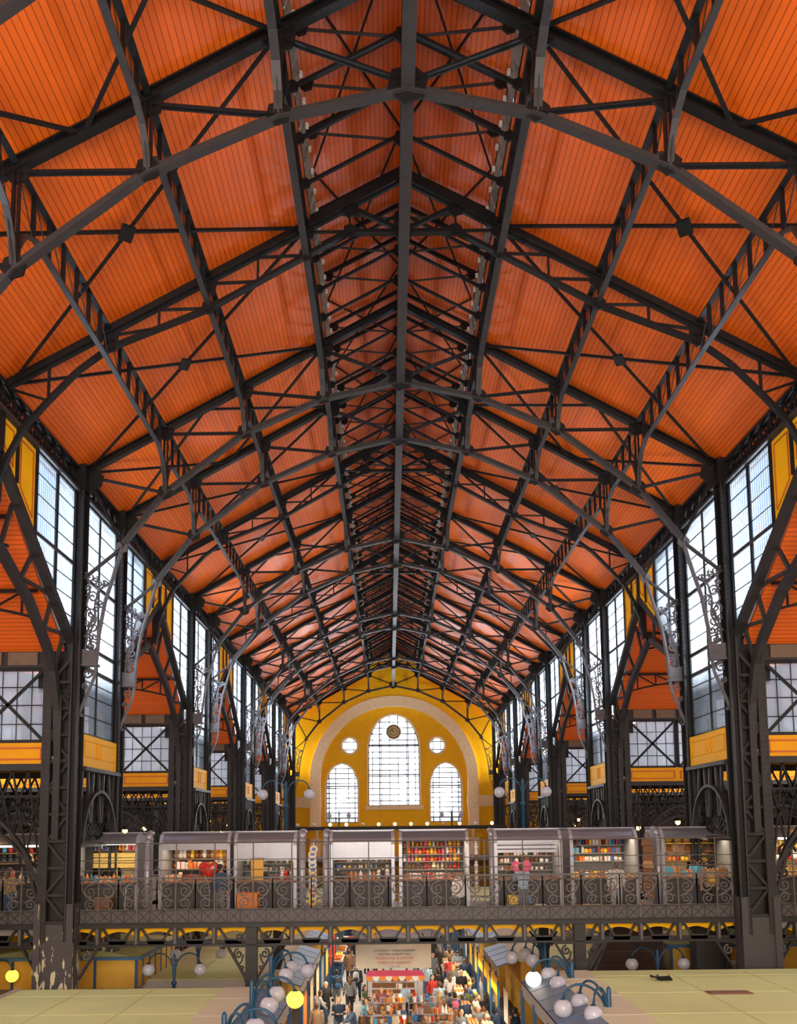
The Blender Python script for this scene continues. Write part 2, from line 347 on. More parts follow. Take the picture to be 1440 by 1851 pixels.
# ---------------------------------------------------------------- lengthwise lattice purlins, ridge girder, lantern frames, wind braces
def arch_low(L, zl, zm, e0, e1):
    """bottom line of a purlin: dips to zl at an arched truss, zm elsewhere"""
    pts = []
    if e0: pts += [(0, zl), (.12, zl+.45*(zm-zl)), (.4, zl+.8*(zm-zl)), (.85, zl+.97*(zm-zl))]
    else: pts += [(0, zm)]
    if e1: pts += [(L-.85, zl+.97*(zm-zl)), (L-.4, zl+.8*(zm-zl)), (L-.12, zl+.45*(zm-zl)), (L, zl)]
    else: pts += [(L, zm)]
    return pts
def purlin(k, s, L, e0, e1):
    t = thing('lattice_purlin', '', 'purlin', (s*k*a_, 0, U(k)-.2), 'lengthwise lattice purlins under the roof boards')
    zl = (0, 13.45, 12.33, 10.4)[k]; zm = (0, 14.5, 13.2, 11.7)[k]; x = s*k*a_
    low = arch_low(L, zl, zm, e0, e1); zu = U(k)+.1
    mb = MB(); mb.tee((x, 0, zu), (x, L, zu), .14, .1, n=(1, 0, 0)); mb.build('upper_chord', IRON, t)
    mb = MB()
    for p, q in zip(low[:-1], low[1:]): mb.bar((x, p[0], p[1]), (x, q[0], q[1]), .17 if k == 1 else .13, .05, (1, 0, 0))
    mb.build('lower_chord', IRONG, t)
    def lz(y):
        for (a, b), (c, d) in zip(low[:-1], low[1:]):
            if a <= y <= c: return b+(d-b)*(y-a)/max(c-a, 1e-6)
    n = round(L/.75); d = L/n
    for i in range(1, n):
        MB().bar((x, i*d, lz(i*d)-.0), (x, i*d, zu), .09, .05, (1, 0, 0)).build('post', IRON, t)
    mb = MB()
    for i in range(n):
        y0, y1 = i*d, (i+1)*d; mb.bar((x, y0, zu), (x, y1, lz(y1)), .02, .02, (1, 0, 0))
    mb.build('lacing', IRON, t)
    return t
protos = {}
for i, (y0, y1, kd) in enumerate(bays):
    e0 = any(abs(y0-y) < .01 for y in tr_y); e1 = any(abs(y1-y) < .01 for y in tr_y); e0 = e0 or y0 < 12
    for k in (1, 2, 3):
        for s in (-1, 1):
            key = (k, s, kd, e0, e1); pos = (s*k*a_, y0, U(k)-.2)
            lab = 'lattice purlin on the %s roof slope, %s from the ridge, in bay %s away' % (side(s), ('first', 'second', 'third')[k-1], ORD[i])
            if key not in protos:
                o = purlin(k, s, y1-y0, e0, e1); protos[key] = o; o.location = (pos[0], pos[1], pos[2]+H); o['label'] = lab
            else: dup(protos[key], pos, lab)
def ridge(L):
    t = thing('ridge_girder', '', 'girder', (0, 0, 14), 'lengthwise girder under the ridge')
    mb = MB(); mb.bar((0, 0, 14.0), (0, L, 14.0), .26, .04, (1, 0, 0)); mb.bar((-.07, 0, 14.1), (-.07, L, 14.1), .02, .2, (1, 0, 0)); mb.bar((.07, 0, 14.1), (.07, L, 14.1), .02, .2, (1, 0, 0)); mb.build('bottom_flange', IRONG, t)
    mb = MB(); mb.bar((0, 0, 16.5), (0, L, 16.5), .16, .16, (1, 0, 0)); mb.build('top_chord', IRON, t)
    n = round(L/1.3); d = L/n
    for i in range(1, n):
        MB().bar((0, i*d, 14), (0, i*d, 18.0), .12, .1, (1, 0, 0)).build('post', IRON, t)
    mb = MB()
    for i in range(n): mb.bar((0, i*d, 14.1), (0, (i+1)*d, 16.4), .05, .05, (1, 0, 0))
    mb.build('lacing', IRON, t); return t
def frame():
    t = thing('lantern_truss', '', 'roof frame', (0, 0, 16.5), 'small rafter frames of the ridge lantern')
    for s in (-1, 1):
        MB().bar((s*2.38, 0, 16.72), (0, 0, 18.0), .08, .1).build('rafter', IRON, t)
        MB().bar((s*2.42, 0, 15.35), (0, 0, 16.68), .07, .07).build('strut', IRON, t)
        MB().bar((s*2.25, 0, 16.72), (0, 0, 16.5), .05, .04).build('tie_bar', IRONG, t)
        MB().bar((s*2.42, 0, 15.3), (s*2.42, 0, 16.9), .08, .08).build('post', IRON, t)
        mb = MB(); gusset(mb, s*2.2, 16.72, .17); gusset(mb, s*2.36, 15.4, .14); mb.build('gusset_plate', IRON, t)
    mb = MB(); gusset(mb, 0, 16.55, .24); mb.build('gusset_plate', IRON, t)
    return t
def brace(s, L, z0=.08):
    t = thing('wind_brace', '', 'brace', (s*6.2, 0, U(2)), 'crossed wind braces in the roof plane')
    if L < 4.5:        # between a close pair: rods run from the middle of each rafter to the ends of the other
        for p, q in (((6.19, 0, U(2.5)), (a_, L, U(1))), ((6.19, 0, U(2.5)), (9.9, L, U(4))), ((6.19, L, U(2.5)), (a_, 0, U(1))), ((6.19, L, U(2.5)), (9.9, 0, U(4)))):
            p = (s*p[0], p[1], p[2]+.04); q = (s*q[0], q[1], q[2]+.04)
            MB().tee(p, q, .08, .06, n=Vector((-(q[1]-p[1]), q[0]-p[0], 0)).normalized()).build('rod', IRON, t)
        return t
    for f in (0, 1):
        x0, z0_, x1, z1_ = s*a_, U(1)+.04, s*9.9, U(4)+.04
        p = (x0, 0 if f else L, z0_); q = (x1, L if f else 0, z1_)
        MB().tee(p, q, .07, .06, n=Vector((-(q[1]-p[1]), q[0]-p[0], 0)).normalized()).build('rod', IRON, t)
    mb = MB(); mb.plate([(s*6.19-.2, L/2, U(2.5)+.02+s*.2*SL), (s*6.19, L/2-.3, U(2.5)+.02), (s*6.19+.2, L/2, U(2.5)+.02-s*.2*SL), (s*6.19, L/2+.3, U(2.5)+.02)], (0, 0, .05)); mb.build('gusset_plate', IRON, t)
    return t
def lbrace(L):
    t = thing('lantern_brace', '', 'brace', (0, 0, 17.2), 'crossed braces under the lantern roof')
    for s in (-1, 1):
        for f in (0, 1):
            MB().bar((s*2.3, 0 if f else L, 16.82), (0, L if f else 0, 18.0), .045, .04, (1, 0, 0)).build('rod', IRON, t)
    return t
pr = {}; fr0 = None; nf = 0
for i, (y0, y1, kd) in enumerate(bays):
    L = y1-y0
    for key, mk, pos, lab in ((('ridge', kd), lambda: ridge(L), (0, y0, 14), 'ridge girder length with flat bottom flange, in the %s roof bay' % ORD[i]),
                         (('lb', kd), lambda: lbrace(L), (0, y0, 17.2), 'thin crossed braces below the lantern boards, in the %s roof bay' % ORD[i]),
                         (('br', kd, -1), lambda: brace(-1, L), (-6.2, y0, U(2)), 'crossed wind brace on the left roof slope, in the %s bay' % ORD[i]),
                         (('br', kd, 1), lambda: brace(1, L), (6.2, y0, U(2)), 'crossed wind brace on the right roof slope, in the %s bay' % ORD[i])):
        if key not in pr:
            o = mk(); pr[key] = o; o.location = (pos[0], pos[1], pos[2]+H); o['label'] = lab
        else: dup(pr[key], pos, lab)
    n = round(L/1.3)
    for q in range(1, n):
        y = y0+L*q/n; nf += 1
        lab = 'small lantern rafter frame, %s within the %s roof bay' % (('first', 'second', 'third')[q-1], ORD[i])
        if fr0 is None: fr0 = frame(); fr0.location = (0, y, 16.5+H); fr0['label'] = lab
        else: dup(fr0, (0, y, 16.5), lab)
# ---------------------------------------------------------------- side walls of the nave: columns, eaves girder, windows, yellow panels, raking struts
def column(s, first):
    """riveted lattice column; the slim nave shaft runs up to the eaves"""
    t = thing('lattice_column', '', 'column', (s*10.3, 0, -H), 'riveted lattice columns carrying the nave roof')
    X = lambda a: s*a
    def bx(mb, x0, x1, y0, y1, z0, z1): mb.box(min(X(x0), X(x1)), max(X(x0), X(x1)), y0, y1, z0, z1)
    mb = MB()
    bx(mb, 9.86, 10.16, -.22, -.19, -3.3, 11.0); bx(mb, 9.86, 10.16, .19, .22, -3.3, 11.0); bx(mb, 9.99, 10.03, -.2, .2, -3.3, 11.0)
    mb.tube([(X(9.9), -.24, -3.3), (X(9.9), -.24, 11.0)], .05, 8); mb.tube([(X(10.12), -.24, -3.3), (X(10.12), -.24, 11.0)], .05, 8)
    mb.build('nave_shaft', IRON, t, False)
    mb = MB(); bx(mb, 10.68, 10.95, -.27, -.24, -3.3, 5.2); bx(mb, 10.68, 10.95, .24, .27, -3.3, 5.2); bx(mb, 10.79, 10.84, -.25, .25, -3.3, 5.2)
    bx(mb, 10.35, 10.55, -.36, -.3, -.3, 4.0)
    mb.build('outer_shaft', IRONB, t)
    mb = MB(); z = -2.75
    fl = 0
    while z < 4.9:
        for y in (-.2, .2):
            mb.bar((X(10.14), y, z), (X(10.7), y, z), .05, .09)
            p, q = (X(10.14), y, z+.06), (X(10.7), y, z+.74)
            if fl: p, q = (X(10.7), y, z+.06), (X(10.14), y, z+.74)
            mb.bar(p, q, .04, .08)
        fl = 1-fl; z += .8
    bx(mb, 10.2, 10.66, .05, .12, -2.8, 5.0)
    mb.build('lacing_bars', IRONB, t)
    mb = MB(); bx(mb, 9.9, 10.98, -.25, .27, -H, -2.8); bx(mb, 9.86, 10.06, -.3, .3, -H, -2.2); bx(mb, 10.82, 11.02, -.3, .3, -H, -2.2)
    mb.build('plated_foot', peel, t)
    mb = MB(); rz = -2.9
    while rz < 10.6:
        for x in (9.88, 10.14):
            bx(mb, x-.018, x+.018, -.31, -.28, rz, rz+.04)
        if rz < 5:
            for x in (10.72, 10.91): bx(mb, x-.018, x+.018, -.29, -.26, rz, rz+.04)
        rz += .16
    mb.build('rivets', IRONG, t)
    mb = MB(); bx(mb, 9.8, 10.35, -.34, .34, 10.5, 11.3); mb.build('cap', IRON, t)
    return t
peel = mat('peeling_iron_paint', (.10, .095, .10), .6, 0, 0, 3)
def make_peel():
    n = peel.node_tree; L = n.links.new; b = n.nodes['Principled BSDF']
    g = n.nodes.new('ShaderNodeNewGeometry'); no = n.nodes.new('ShaderNodeTexNoise'); no.inputs['Scale'].default_value = 4.5; no.inputs['Detail'].default_value = 6
    mp = n.nodes.new('ShaderNodeMapping'); mp.inputs['Scale'].default_value = (2.2, 2.2, .5); L(g.outputs['Position'], mp.inputs[0]); L(mp.outputs[0], no.inputs['Vector'])
    sp = n.nodes.new('ShaderNodeSeparateXYZ'); L(g.outputs['Position'], sp.inputs[0])
    mr = n.nodes.new('ShaderNodeMapRange'); mr.inputs[1].default_value = 5.2; mr.inputs[2].default_value = 3.6; mr.inputs[3].default_value = 0; mr.inputs[4].default_value = .14; L(sp.outputs[2], mr.inputs[0])
    ad = n.nodes.new('ShaderNodeMath'); L(no.outputs['Fac'], ad.inputs[0]); L(mr.outputs[0], ad.inputs[1])
    xl = n.nodes.new('ShaderNodeMath'); xl.operation = 'LESS_THAN'; xl.inputs[1].default_value = -9; L(sp.outputs[0], xl.inputs[0])
    mlt = n.nodes.new('ShaderNodeMath'); mlt.operation = 'MULTIPLY'; L(ad.outputs[0], mlt.inputs[0]); L(xl.outputs[0], mlt.inputs[1])
    gt = n.nodes.new('ShaderNodeMath'); gt.operation = 'GREATER_THAN'; gt.inputs[1].default_value = .66; L(mlt.outputs[0], gt.inputs[0])
    mx = n.nodes.new('ShaderNodeMix'); mx.data_type = 'RGBA'; L(gt.outputs[0], mx.inputs[0]); mx.inputs[6].default_value = (.05, .045, .048, 1); mx.inputs[7].default_value = (.52, .47, .30, 1)
    L(mx.outputs[2], b.inputs['Base Color'])
make_peel()
c0 = {}
cj = [(y, 'A') for y in A]+[(y, 'B') for y in B]; cj = sorted([c for c in cj if 5 < c[0] < YW])
for i, (y, kd) in enumerate(cj):
    for s in (-1, 1):
        lab = 'tall riveted iron lattice column on the %s side of the nave, %s from the viewer' % (side(s), ORD[i])
        if s not in c0:
            o = column(s, i == 0); c0[s] = o; o.location = (s*10.3, y, 0); o['label'] = lab
        else: dup(c0[s], (s*10.3, y, -H), lab)
# eaves girder: one X-lattice length per roof bay
def eaves(s, L):
    t = thing('eaves_girder', '', 'girder', (s*10.1, 0, 10.5), 'cross-laced girders under the eaves')
    x = s*10.12; mb = MB(); mb.bar((x, 0, 10.47), (x, L, 10.47), .3, .09, (1, 0, 0)); mb.build('lower_chord', IRONG, t)
    mb = MB(); mb.bar((x, 0, 11.16), (x, L, 11.16), .3, .08, (1, 0, 0)); mb.build('upper_chord', IRON, t)
    n = round(L/.62); d = L/n; mb = MB()
    for i in range(n):
        mb.bar((x, i*d, 10.5), (x, (i+1)*d, 11.1), .05, .06, (1, 0, 0)); mb.bar((x, i*d, 11.1), (x, (i+1)*d, 10.5), .05, .06, (1, 0, 0)); mb.bar((x, i*d, 10.5), (x, i*d, 11.1), .05, .05, (1, 0, 0))
    mb.build('lacing', IRON, t); return t
eg = {}
for i, (y0, y1, kd) in enumerate(bays):
    for s in (-1, 1):
        lab = 'cross-laced eaves girder above the %s clerestory, in the %s roof bay' % (side(s), ORD[i])
        if (s, kd) not in eg: o = eaves(s, y1-y0); eg[(s, kd)] = o; o.location = (s*10.1, y0, 10.5+H); o['label'] = lab
        else: dup(eg[(s, kd)], (s*10.1, y0, 10.5), lab)
for s in (-1, 1):   # solid strip of wall behind the girder, closes the gap to the boards
    struct(MB().box(s*10.38-.03, s*10.38+.03, YB, YW, 10.4, 11.4).build('wall_'+side(s), IRON), 'dark strip of wall behind the %s eaves girder' % side(s))
WN = [0]
def window(poly, plane, thick, glass, mull, trans, frame=.09, fine=1, bars=None, thinv=(), thinh=(), lab=None, braces=(), hopper=None):
    """poly: outline (u, z) in a plane: 'x' at X=thick -> u is Y; 'y' at Y=thick -> u is X"""
    WN[0] += 1
    P = (lambda u, z: (thick, u, z)) if plane == 'x' else (lambda u, z: (u, thick, z))
    off = (.02, 0, 0) if plane == 'x' else (0, .02, 0); N = (1, 0, 0) if plane == 'x' else (0, 1, 0)
    cu = sum(p[0] for p in poly)/len(poly); z0 = min(p[1] for p in poly)
    c = P(cu, z0); root = bpy.data.objects.new('window_%d' % WN[0], None); COL.objects.link(root); root.location = (c[0], c[1], c[2]+H); root['_o'] = c; root['kind'] = 'structure'
    root.empty_display_size = .1
    if lab: root['label'] = lab
    MB().plate([P(u, z) for u, z in poly], off).build('window_pane', glass, root)
    mb = MB(); k = len(poly)
    for i in range(k): mb.bar(P(*poly[i]), P(*poly[(i+1) % k]), .12, frame, N)
    mb.build('window_frame', IRON, root)
    def clip(a, b, isv):
        ts = []
        for i in range(k):
            (x0, y0), (x1, y1) = poly[i], poly[(i+1) % k]
            if isv:
                if (x0-a)*(x1-a) < 0: ts.append(y0+(y1-y0)*(a-x0)/(x1-x0))
            elif (y0-a)*(y1-a) < 0: ts.append(x0+(x1-x0)*(a-y0)/(y1-y0))
        return (min(ts), max(ts)) if len(ts) >= 2 else None
    for lst, wd, dp, nm in ((mull, .1, .09, 'mullion'), (thinv, .025*fine, .03*fine, 'glazing_bars')):
        mb = MB()
        for u in lst:
            r = clip(u, 0, True)
            if r: mb.bar(P(u, r[0]), P(u, r[1]), dp, wd, N)
        if mb.v: mb.build(nm, IRON, root)
    for lst, wd, dp, nm in ((trans, .12, .12, 'transom'), (thinh, .03*fine, .035*fine, 'glazing_bars')):
        mb = MB()
        for z in lst:
            r = clip(z, 0, False)
            if r: mb.bar(P(r[0], z), P(r[1], z), dp, wd, N)
        if mb.v: mb.build(nm, IRON if nm != 'transom' else IRONG, root)
    for p, q in braces:
        o2 = -.12
        MB().bar((p[0], thick+o2, p[1]), (q[0], thick+o2, q[1]), .04, .1).build('cross_brace', IRON, root)
    return root
def frange(a, b, d):
    r = []
    while a < b-1e-6: r.append(a); a += d
    return r
def yellow_panel(pts, x, s, nm='wall_', lab=None):
    o = struct(MB().plate([(x, y, z) for y, z in pts], (.05, 0, 0)).build('wall_'+side(s), YEL), lab)
    cy = sum(p[0] for p in pts)/len(pts); cz = sum(p[1] for p in pts)/len(pts)
    ins = [(y+(cy-y)*.22, z+(cz-z)*(.12 if len(pts) > 4 else .2)) for y, z in pts]; mb = MB(); k = len(ins)
    for i in range(k): mb.bar((x-s*.035, *ins[i]), (x-s*.035, *ins[(i+1) % k]), .02, .03, (1, 0, 0))
    return o, mb
for j in range(len(A)):
    for s in (-1, 1):
        xw = s*10.14
        if B[j] > 2 and A[j] < YW-5:      # narrow bay
            y0, y1 = A[j]+.28, B[j]-.28; ym = (y0+y1)/2
            window([(y0, 2.98), (y1, 2.98), (y1, 10.42), (y0, 10.42)], 'x', xw, GLASSC, [ym], [5.1, 5.8, 7.95], thinh=[3.6, 4.25, 4.7, 6.35, 6.95, 7.45, 8.55, 9.15, 9.8], lab='narrow clerestory window on the %s, pair %d' % (side(s), j))
            o = struct(MB().box(min(s*9.95, s*10.2), max(s*9.95, s*10.2), y0, y1, 1.95, 2.94).build('wall_'+side(s), YEL), 'yellow panelled box under the narrow clerestory window')
            mb = MB()
            for ya, yb in ((y0+.25, ym-.35), (ym-.28, ym-.05), (ym+.1, y1-.2)):
                for p, q in (((ya, 2.25), (yb, 2.25)), ((yb, 2.25), (yb, 2.75)), ((yb, 2.75), (ya, 2.75)), ((ya, 2.75), (ya, 2.25))):
                    mb.bar((s*9.94, *p), (s*9.94, *q), .02, .03, (1, 0, 0))
            mb.build('panel_moulding', YELD, o)
            # iron grille and arch ring below the box
            t = thing('arch_spandrel', 'iron grille and round arch below the yellow box, %s side, %s narrow bay' % (side(s), ORD[max(j-1, 0)]), 'iron arch', (s*10.0, ym, -.6), 'round iron arches between paired columns')
            mb = MB(); mb.bar((s*9.95, y0, 1.85), (s*9.95, y1, 1.85), .35, .12, (1, 0, 0)); mb.build('sill_beam', IRONB, t)
            n = 7
            for q in range(n):
                y = y0+.2+(y1-y0-.4)*q/(n-1)
                MB().bar((s*9.98, y, 1.8), (s*10.0, y+(.25 if q % 2 else -.1), .2), .08, .12, (1, 0, 0)).build('grille_bar', IRONB, t)
            mb = MB(); R = (y1-y0)/2-.15
            pts = [(s*10.02, ym+R*cos(pi*q/14), -.45+1.65*sin(pi*q/14)) for q in range(15)]
            mb.path(pts, .34, .1, (1, 0, 0)); mb.build('arch_ring', IRONB, t)
            mb = MB()
            for q in range(1, 12): a = pi*q/12; mb.bar((s*10.1, ym+.3*cos(a), -.4+.3*sin(a)), (s*10.1, ym+R*cos(a), -.45+1.65*sin(a)), .05, .07, (1, 0, 0))
            mb.path([(s*10.1, ym+.8*cos(pi*q/10), -.4+.8*sin(pi*q/10)) for q in range(11)], .06, .06, (1, 0, 0)); mb.bar((s*10.05, y0, -.5), (s*10.05, y1, -.5), .2, .12, (1, 0, 0)); mb.build('fan_bars', IRON, t)
        if j > 0 and B[j-1] > -1:
            yb, yc = B[j-1], A[j]; ym = (yb+yc)/2
            for d in (1, -1):          # d=1: half next to column A[j]; d=-1: half next to B[j-1]
                ye = yc if d > 0 else yb
                Y = lambda o: ye-d*o      # distance o from the column towards mid bay
                rz = lambda o: 5.75+(9.45-5.75)*(o-.25)/(5.27-.25)
                wi = 'clerestory window over the %s raking strut, wide bay %d, %s half' % (side(s), j, 'far' if d > 0 else 'near')
                window([(Y(.28), 5.75+.1), (Y(.28), 10.42), (Y(3.1), 10.42), (Y(3.1), rz(3.1)+.1)], 'x', xw, GLASSC, [Y(1.65)], [8.1], thinh=[6.45, 7.0, 7.55, 8.7, 9.25, 9.85], lab=wi)
                for oa, ob in ((3.2, 4.25), (4.4, 5.2)):
                    o, mb = yellow_panel([(Y(oa), rz(oa)+.12), (Y(oa), 10.4), (Y(ob), 10.4), (Y(ob), rz(ob)+.12)], xw, s, lab='yellow panel with red outline beside the clerestory window')
                    ins = [(Y(oa+.16), rz(oa)+.5), (Y(oa+.16), 10.25), (Y(ob-.14), 10.25), (Y(ob-.14), rz(ob)+.28)]
                    mb = MB()
                    for q in range(4): mb.bar((xw-s*.035, *ins[q]), (xw-s*.035, *ins[(q+1) % 4]), .02, .045, (1, 0, 0))
                    mb.build('red_outline', RED, o)
                struct(MB().box(xw-.07, xw+.07, Y(4.32)-.06, Y(4.32)+.06, 9.0, 10.45).build('trim_3', IRON))
                struct(MB().box(xw-.07, xw+.07, Y(3.15)-.06, Y(3.15)+.06, rz(3.15), 10.45).build('trim_3', IRON))
            t = thing('raking_portal', 'raking struts and pointed iron portal on the %s, %s wide bay away' % (side(s), ORD[max(j-1, 0)]), 'iron portal', (s*10.4, ym, 1.5), 'pointed iron portals into the side aisles')
            for d, ye in ((1, yc), (-1, yb)):
                MB().bar((s*10.18, ye-d*.2, 5.7), (s*10.18, ym, 9.45), .24, .22, (1, 0, 0)).build('raking_strut', IRONB, t)
                leg = [(.02, -.4), (.04, 2.2), (.2, 3.6), (.62, 4.75), (1.15, 5.35), (2.4, 6.35), (5.25, 7.75)]
                mb = MB(); mb.path([(s*10.5, ye-d*(o+.05), z) for o, z in leg], .2, .27, (1, 0, 0)); mb.build('portal_leg', IRONB, t)
                for (o, z), (o2, z2) in (((.7, 4.9), (.5, 5.9)), ((1.6, 5.8), (1.5, 6.6)), ((1.6, 5.8), (.45, 5.9)), ((3.2, 6.8), (2.8, 7.6)), ((3.2, 6.8), (1.7, 6.8)), ((4.4, 7.35), (4.1, 8.5))):
                    MB().bar((s*10.42, ye-d*o, z), (s*10.3, ye-d*o2, z2), .09, .1, (1, 0, 0)).build('strut_brace', IRONB, t)
# ---------------------------------------------------------------- cross aisles: gabled roofs, frontal windows, yellow bands, arcades
XO = 20.6
ZINC = mat('pale_roof_sheet', (.72, .78, .85), .5, 0, .15, 1)
def cross_purlin(s):
    t = thing('aisle_purlin', '', 'purlin', (s*10.4, 0, 0), 'arched lattice purlins under the aisle roofs')
    for k in range(2):
        xa, xb = 10.5+5*k, 15.5+5*k
        MB().bar((s*xa, 0, .02), (s*xb, 0, .02), .1, .09).build('upper_chord', IRON, t)
        def lz(u): v = abs((u-.5)*2); return -.42-.55*max(0, v-.25)**1.5
        pts = [(s*(xa+(xb-xa)*q/12), 0, lz(q/12)) for q in range(13)]
        MB().path(pts, .1, .07).build('lower_chord', IRON, t)
        mb = MB()
        for q in range(1, 12, 2): mb.bar((s*(xa+(xb-xa)*q/12), 0, 0), pts[q], .06, .05)
        for q in range(1, 11, 2):
            u, v = (q, q+2) if q < 6 else (q+2, q)
            mb.bar((s*(xa+(xb-xa)*u/12), 0, 0), pts[v], .05, .05)
        mb.build('web', IRON, t)
    return t
cp = {}
PAN = [(10.95, 13.2), (13.3, 15.5), (15.6, 17.9), (18.0, 20.4)]
def arcade(s):
    t = thing('arched_gallery_girder', '', 'girder', (s*13.4, 0, -2.9), 'arched lattice girders across the side aisles')
    MB().bar((s*10.9, 0, 1.88), (s*XO, 0, 1.88), .3, .2).build('top_beam', IRONB, t)
    for k in range(2):
        xa, xb = 10.95+4.8*k, 15.75+4.8*k; n = 10
        arc = lambda u, r: (s*(xa+(xb-xa)*(u)), 0, -1.7+r*sin(pi*u)**.8)
        MB().path([arc(q/n, 2.5) for q in range(n+1)], .16, .1).build('arch_rib', IRONB, t)
        MB().path([arc(q/n, 2.05) if 0 < q < n else (arc(q/n, 0)[0], 0, -2.4) for q in range(n+1)], .12, .08).build('arch_rib', IRONB, t)
        mb = MB()
        for q in range(0, n): p = arc(q/n, 2.5); r = arc((q+1)/n, 2.5); mb.bar((p[0], 0, 1.8), r, .05, .05); mb.bar((r[0], 0, 1.8), p, .05, .05)
        for q in range(n): mb.bar(arc(q/n, 2.5), arc((q+.5)/n, 2.05), .05, .05); mb.bar(arc((q+.5)/n, 2.05), arc((q+1)/n, 2.5), .05, .05)
        mb.bar((s*xa, 0, 1.0), (s*xb, 0, 1.0), .1, .08)
        mb.build('web', IRON, t)
        mb = MB(); mb.box(min(s*xb, s*xb-s*.35), max(s*xb, s*xb-s*.35), -.15, .15, -H, 1.8); mb.build('column', IRONB, t)
        mb = MB()
        for c, r, a0 in (((xa+.45, -.9), .3, 0), ((xa+.35, -1.5), .2, 1), ((xb-.9, -.9), .3, 3), ((xb-.75, -1.5), .2, 2)): spiral(mb, (s*c[0], 0, c[1]), r, a0, 1.4*s, .06, .05)
        mb.build('scrollwork', IRON, t)
    return t
ac = {}
for j in range(len(A)):
    for s in (-1, 1):
        if j > 0 and B[j-1] > -1:
            yb, yc = B[j-1]+.15, A[j]-.12; ym = (yb+yc)/2; xs = (s*10.4, s*XO)
            for y0, z0, y1, z1, nm in ((yc, 5.5, ym, 9.6, 'far'), (yb, 5.5, ym, 9.6, 'near')):
                o = MB().plate([(xs[0], y0, z0), (xs[1], y0, z0), (xs[1], y1, z1), (xs[0], y1, z1)], (0, 0, .14)).build('ceiling', CEILX)
                struct(o, 'orange board ceiling of the %s cross aisle, %s slope' % (side(s), nm))
                struct(MB().plate([(xs[0], y0, z0+.25), (xs[1], y0, z0+.25), (xs[1], y1, z1+.25), (xs[0], y1, z1+.25)], (0, 0, .1)).build('roof', ZINC), 'pale sheet roof outside the clerestory')
            for q, (fy, fz) in enumerate(((.8, .27), (.8, .0), (.2, .27), (.2, 0))[:1]): pass
            for q, f in enumerate((.36, .72)):
                y = yc-(yc-ym)*f; z = 5.5+4.1*f-.2
                lab = 'arched lattice purlin under the %s aisle roof, %s on the far slope, %s wide bay' % (side(s), ('lower', 'upper')[q], ORD[max(j-1, 0)])
                if s not in cp: cp[s] = cross_purlin(s); cp[s].location = (s*10.4, y, z+H); cp[s]['label'] = lab
                else: dup(cp[s], (s*10.4, y, z), lab)
            # gable end at the outer wall
            struct(MB().plate([(s*XO, yb-.1, 5.2), (s*XO, yc+.1, 5.2), (s*XO, ym, 9.9)], (.2, 0, 0)).build('wall_'+side(s), YELD))
        for y, kd in ((A[j], 'A'), (B[j], 'B')):
            if not (-1 < y < YW): continue
            struct(MB().box(min(s*10.95, s*XO), max(s*10.95, s*XO), y-.12, y+.12, 4.93, 5.5).build('trim_4', IRONB))
            struct(MB().box(min(s*10.36, s*11.2), max(s*10.36, s*11.2), y-(.05 if kd == 'A' else .25), y+(.25 if kd == 'A' else .05), 4.3, 6.1).build('trim_4', IRON))
            mb = MB()
            for x in frange(11.2, 20, 1.1): mb.box(min(s*x, s*(x+.9)), max(s*x, s*(x+.9)), y-.16, y-.1, 5.0, 5.4)
            struct(mb.build('trim_5', mat('brown_panel', (.16, .10, .06), .6, 0, .4, 3)))
            band = struct(MB().box(min(s*10.95, s*XO), max(s*10.95, s*XO), y-.1, y+.1, 1.98, 2.62).build('wall_'+side(s), YELD), 'yellow band with red rectangles below the cross aisle windows')
            mb = MB()
            for x0, x1 in PAN:
                for xa, xb in ((x0+.08, x1-.12),):
                    for p, q in (((xa, 2.12), (xb, 2.12)), ((xb, 2.12), (xb, 2.46)), ((xb, 2.46), (xa, 2.46)), ((xa, 2.46), (xa, 2.12))):
                        mb.bar((s*p[0], y-.105, p[1]), (s*q[0], y-.105, q[1]), .02, .05)
            mb.build('red_outline', RED, band)
            for q, (x0, x1) in enumerate(PAN):
                if q > 1 and kd == 'A' and y < 30 and 0: continue
                nm = 'square cross-braced aisle window on the %s, panel %d of the row at column %d' % (side(s), q+1, int(y))
                pol = [(s*x0, 2.66), (s*x1, 2.66), (s*x1, 4.9), (s*x0, 4.9)]
                th = [s*(x0+(x1-x0)*k/5) for k in range(1, 5)]
                window(pol, 'y', y, GLASS, [], [], frame=.12, thinv=th, thinh=[3.2, 3.78, 4.34], lab=nm, braces=[((s*x0, 2.66), (s*x1, 4.9)), ((s*x0, 4.9), (s*x1, 2.66))] if kd == 'A' else ())
            if y < 5: continue
            lab = 'arched lattice girder across the %s aisle at the %s row of columns' % (side(s), ORD[max(0, [c[0] for c in cj].index(y)) if y in [c[0] for c in cj] else 0])
            if s not in ac: ac[s] = arcade(s); ac[s].location = (s*13.4, y, -2.9+H); ac[s]['label'] = lab
            else: dup(ac[s], (s*13.4, y, -2.9), lab)
        if A[j] < YW and B[j] > -2:      # flat roof between the paired columns
            struct(MB().box(min(s*10.3, s*XO), max(s*10.3, s*XO), A[j]+.1, B[j]-.1, 2.0, 2.15).build('ceiling', YELD), 'low yellow ceiling between the paired columns')
            struct(MB().box(min(s*10.4, s*XO), max(s*10.4, s*XO), A[j]+.12, B[j]-.12, 2.16, 2.22).build('roof', ZINC), 'pale flat roof sheet added to brighten the aisle windows')  # extra pale sheet over the slab, added to bounce sky light onto the windows
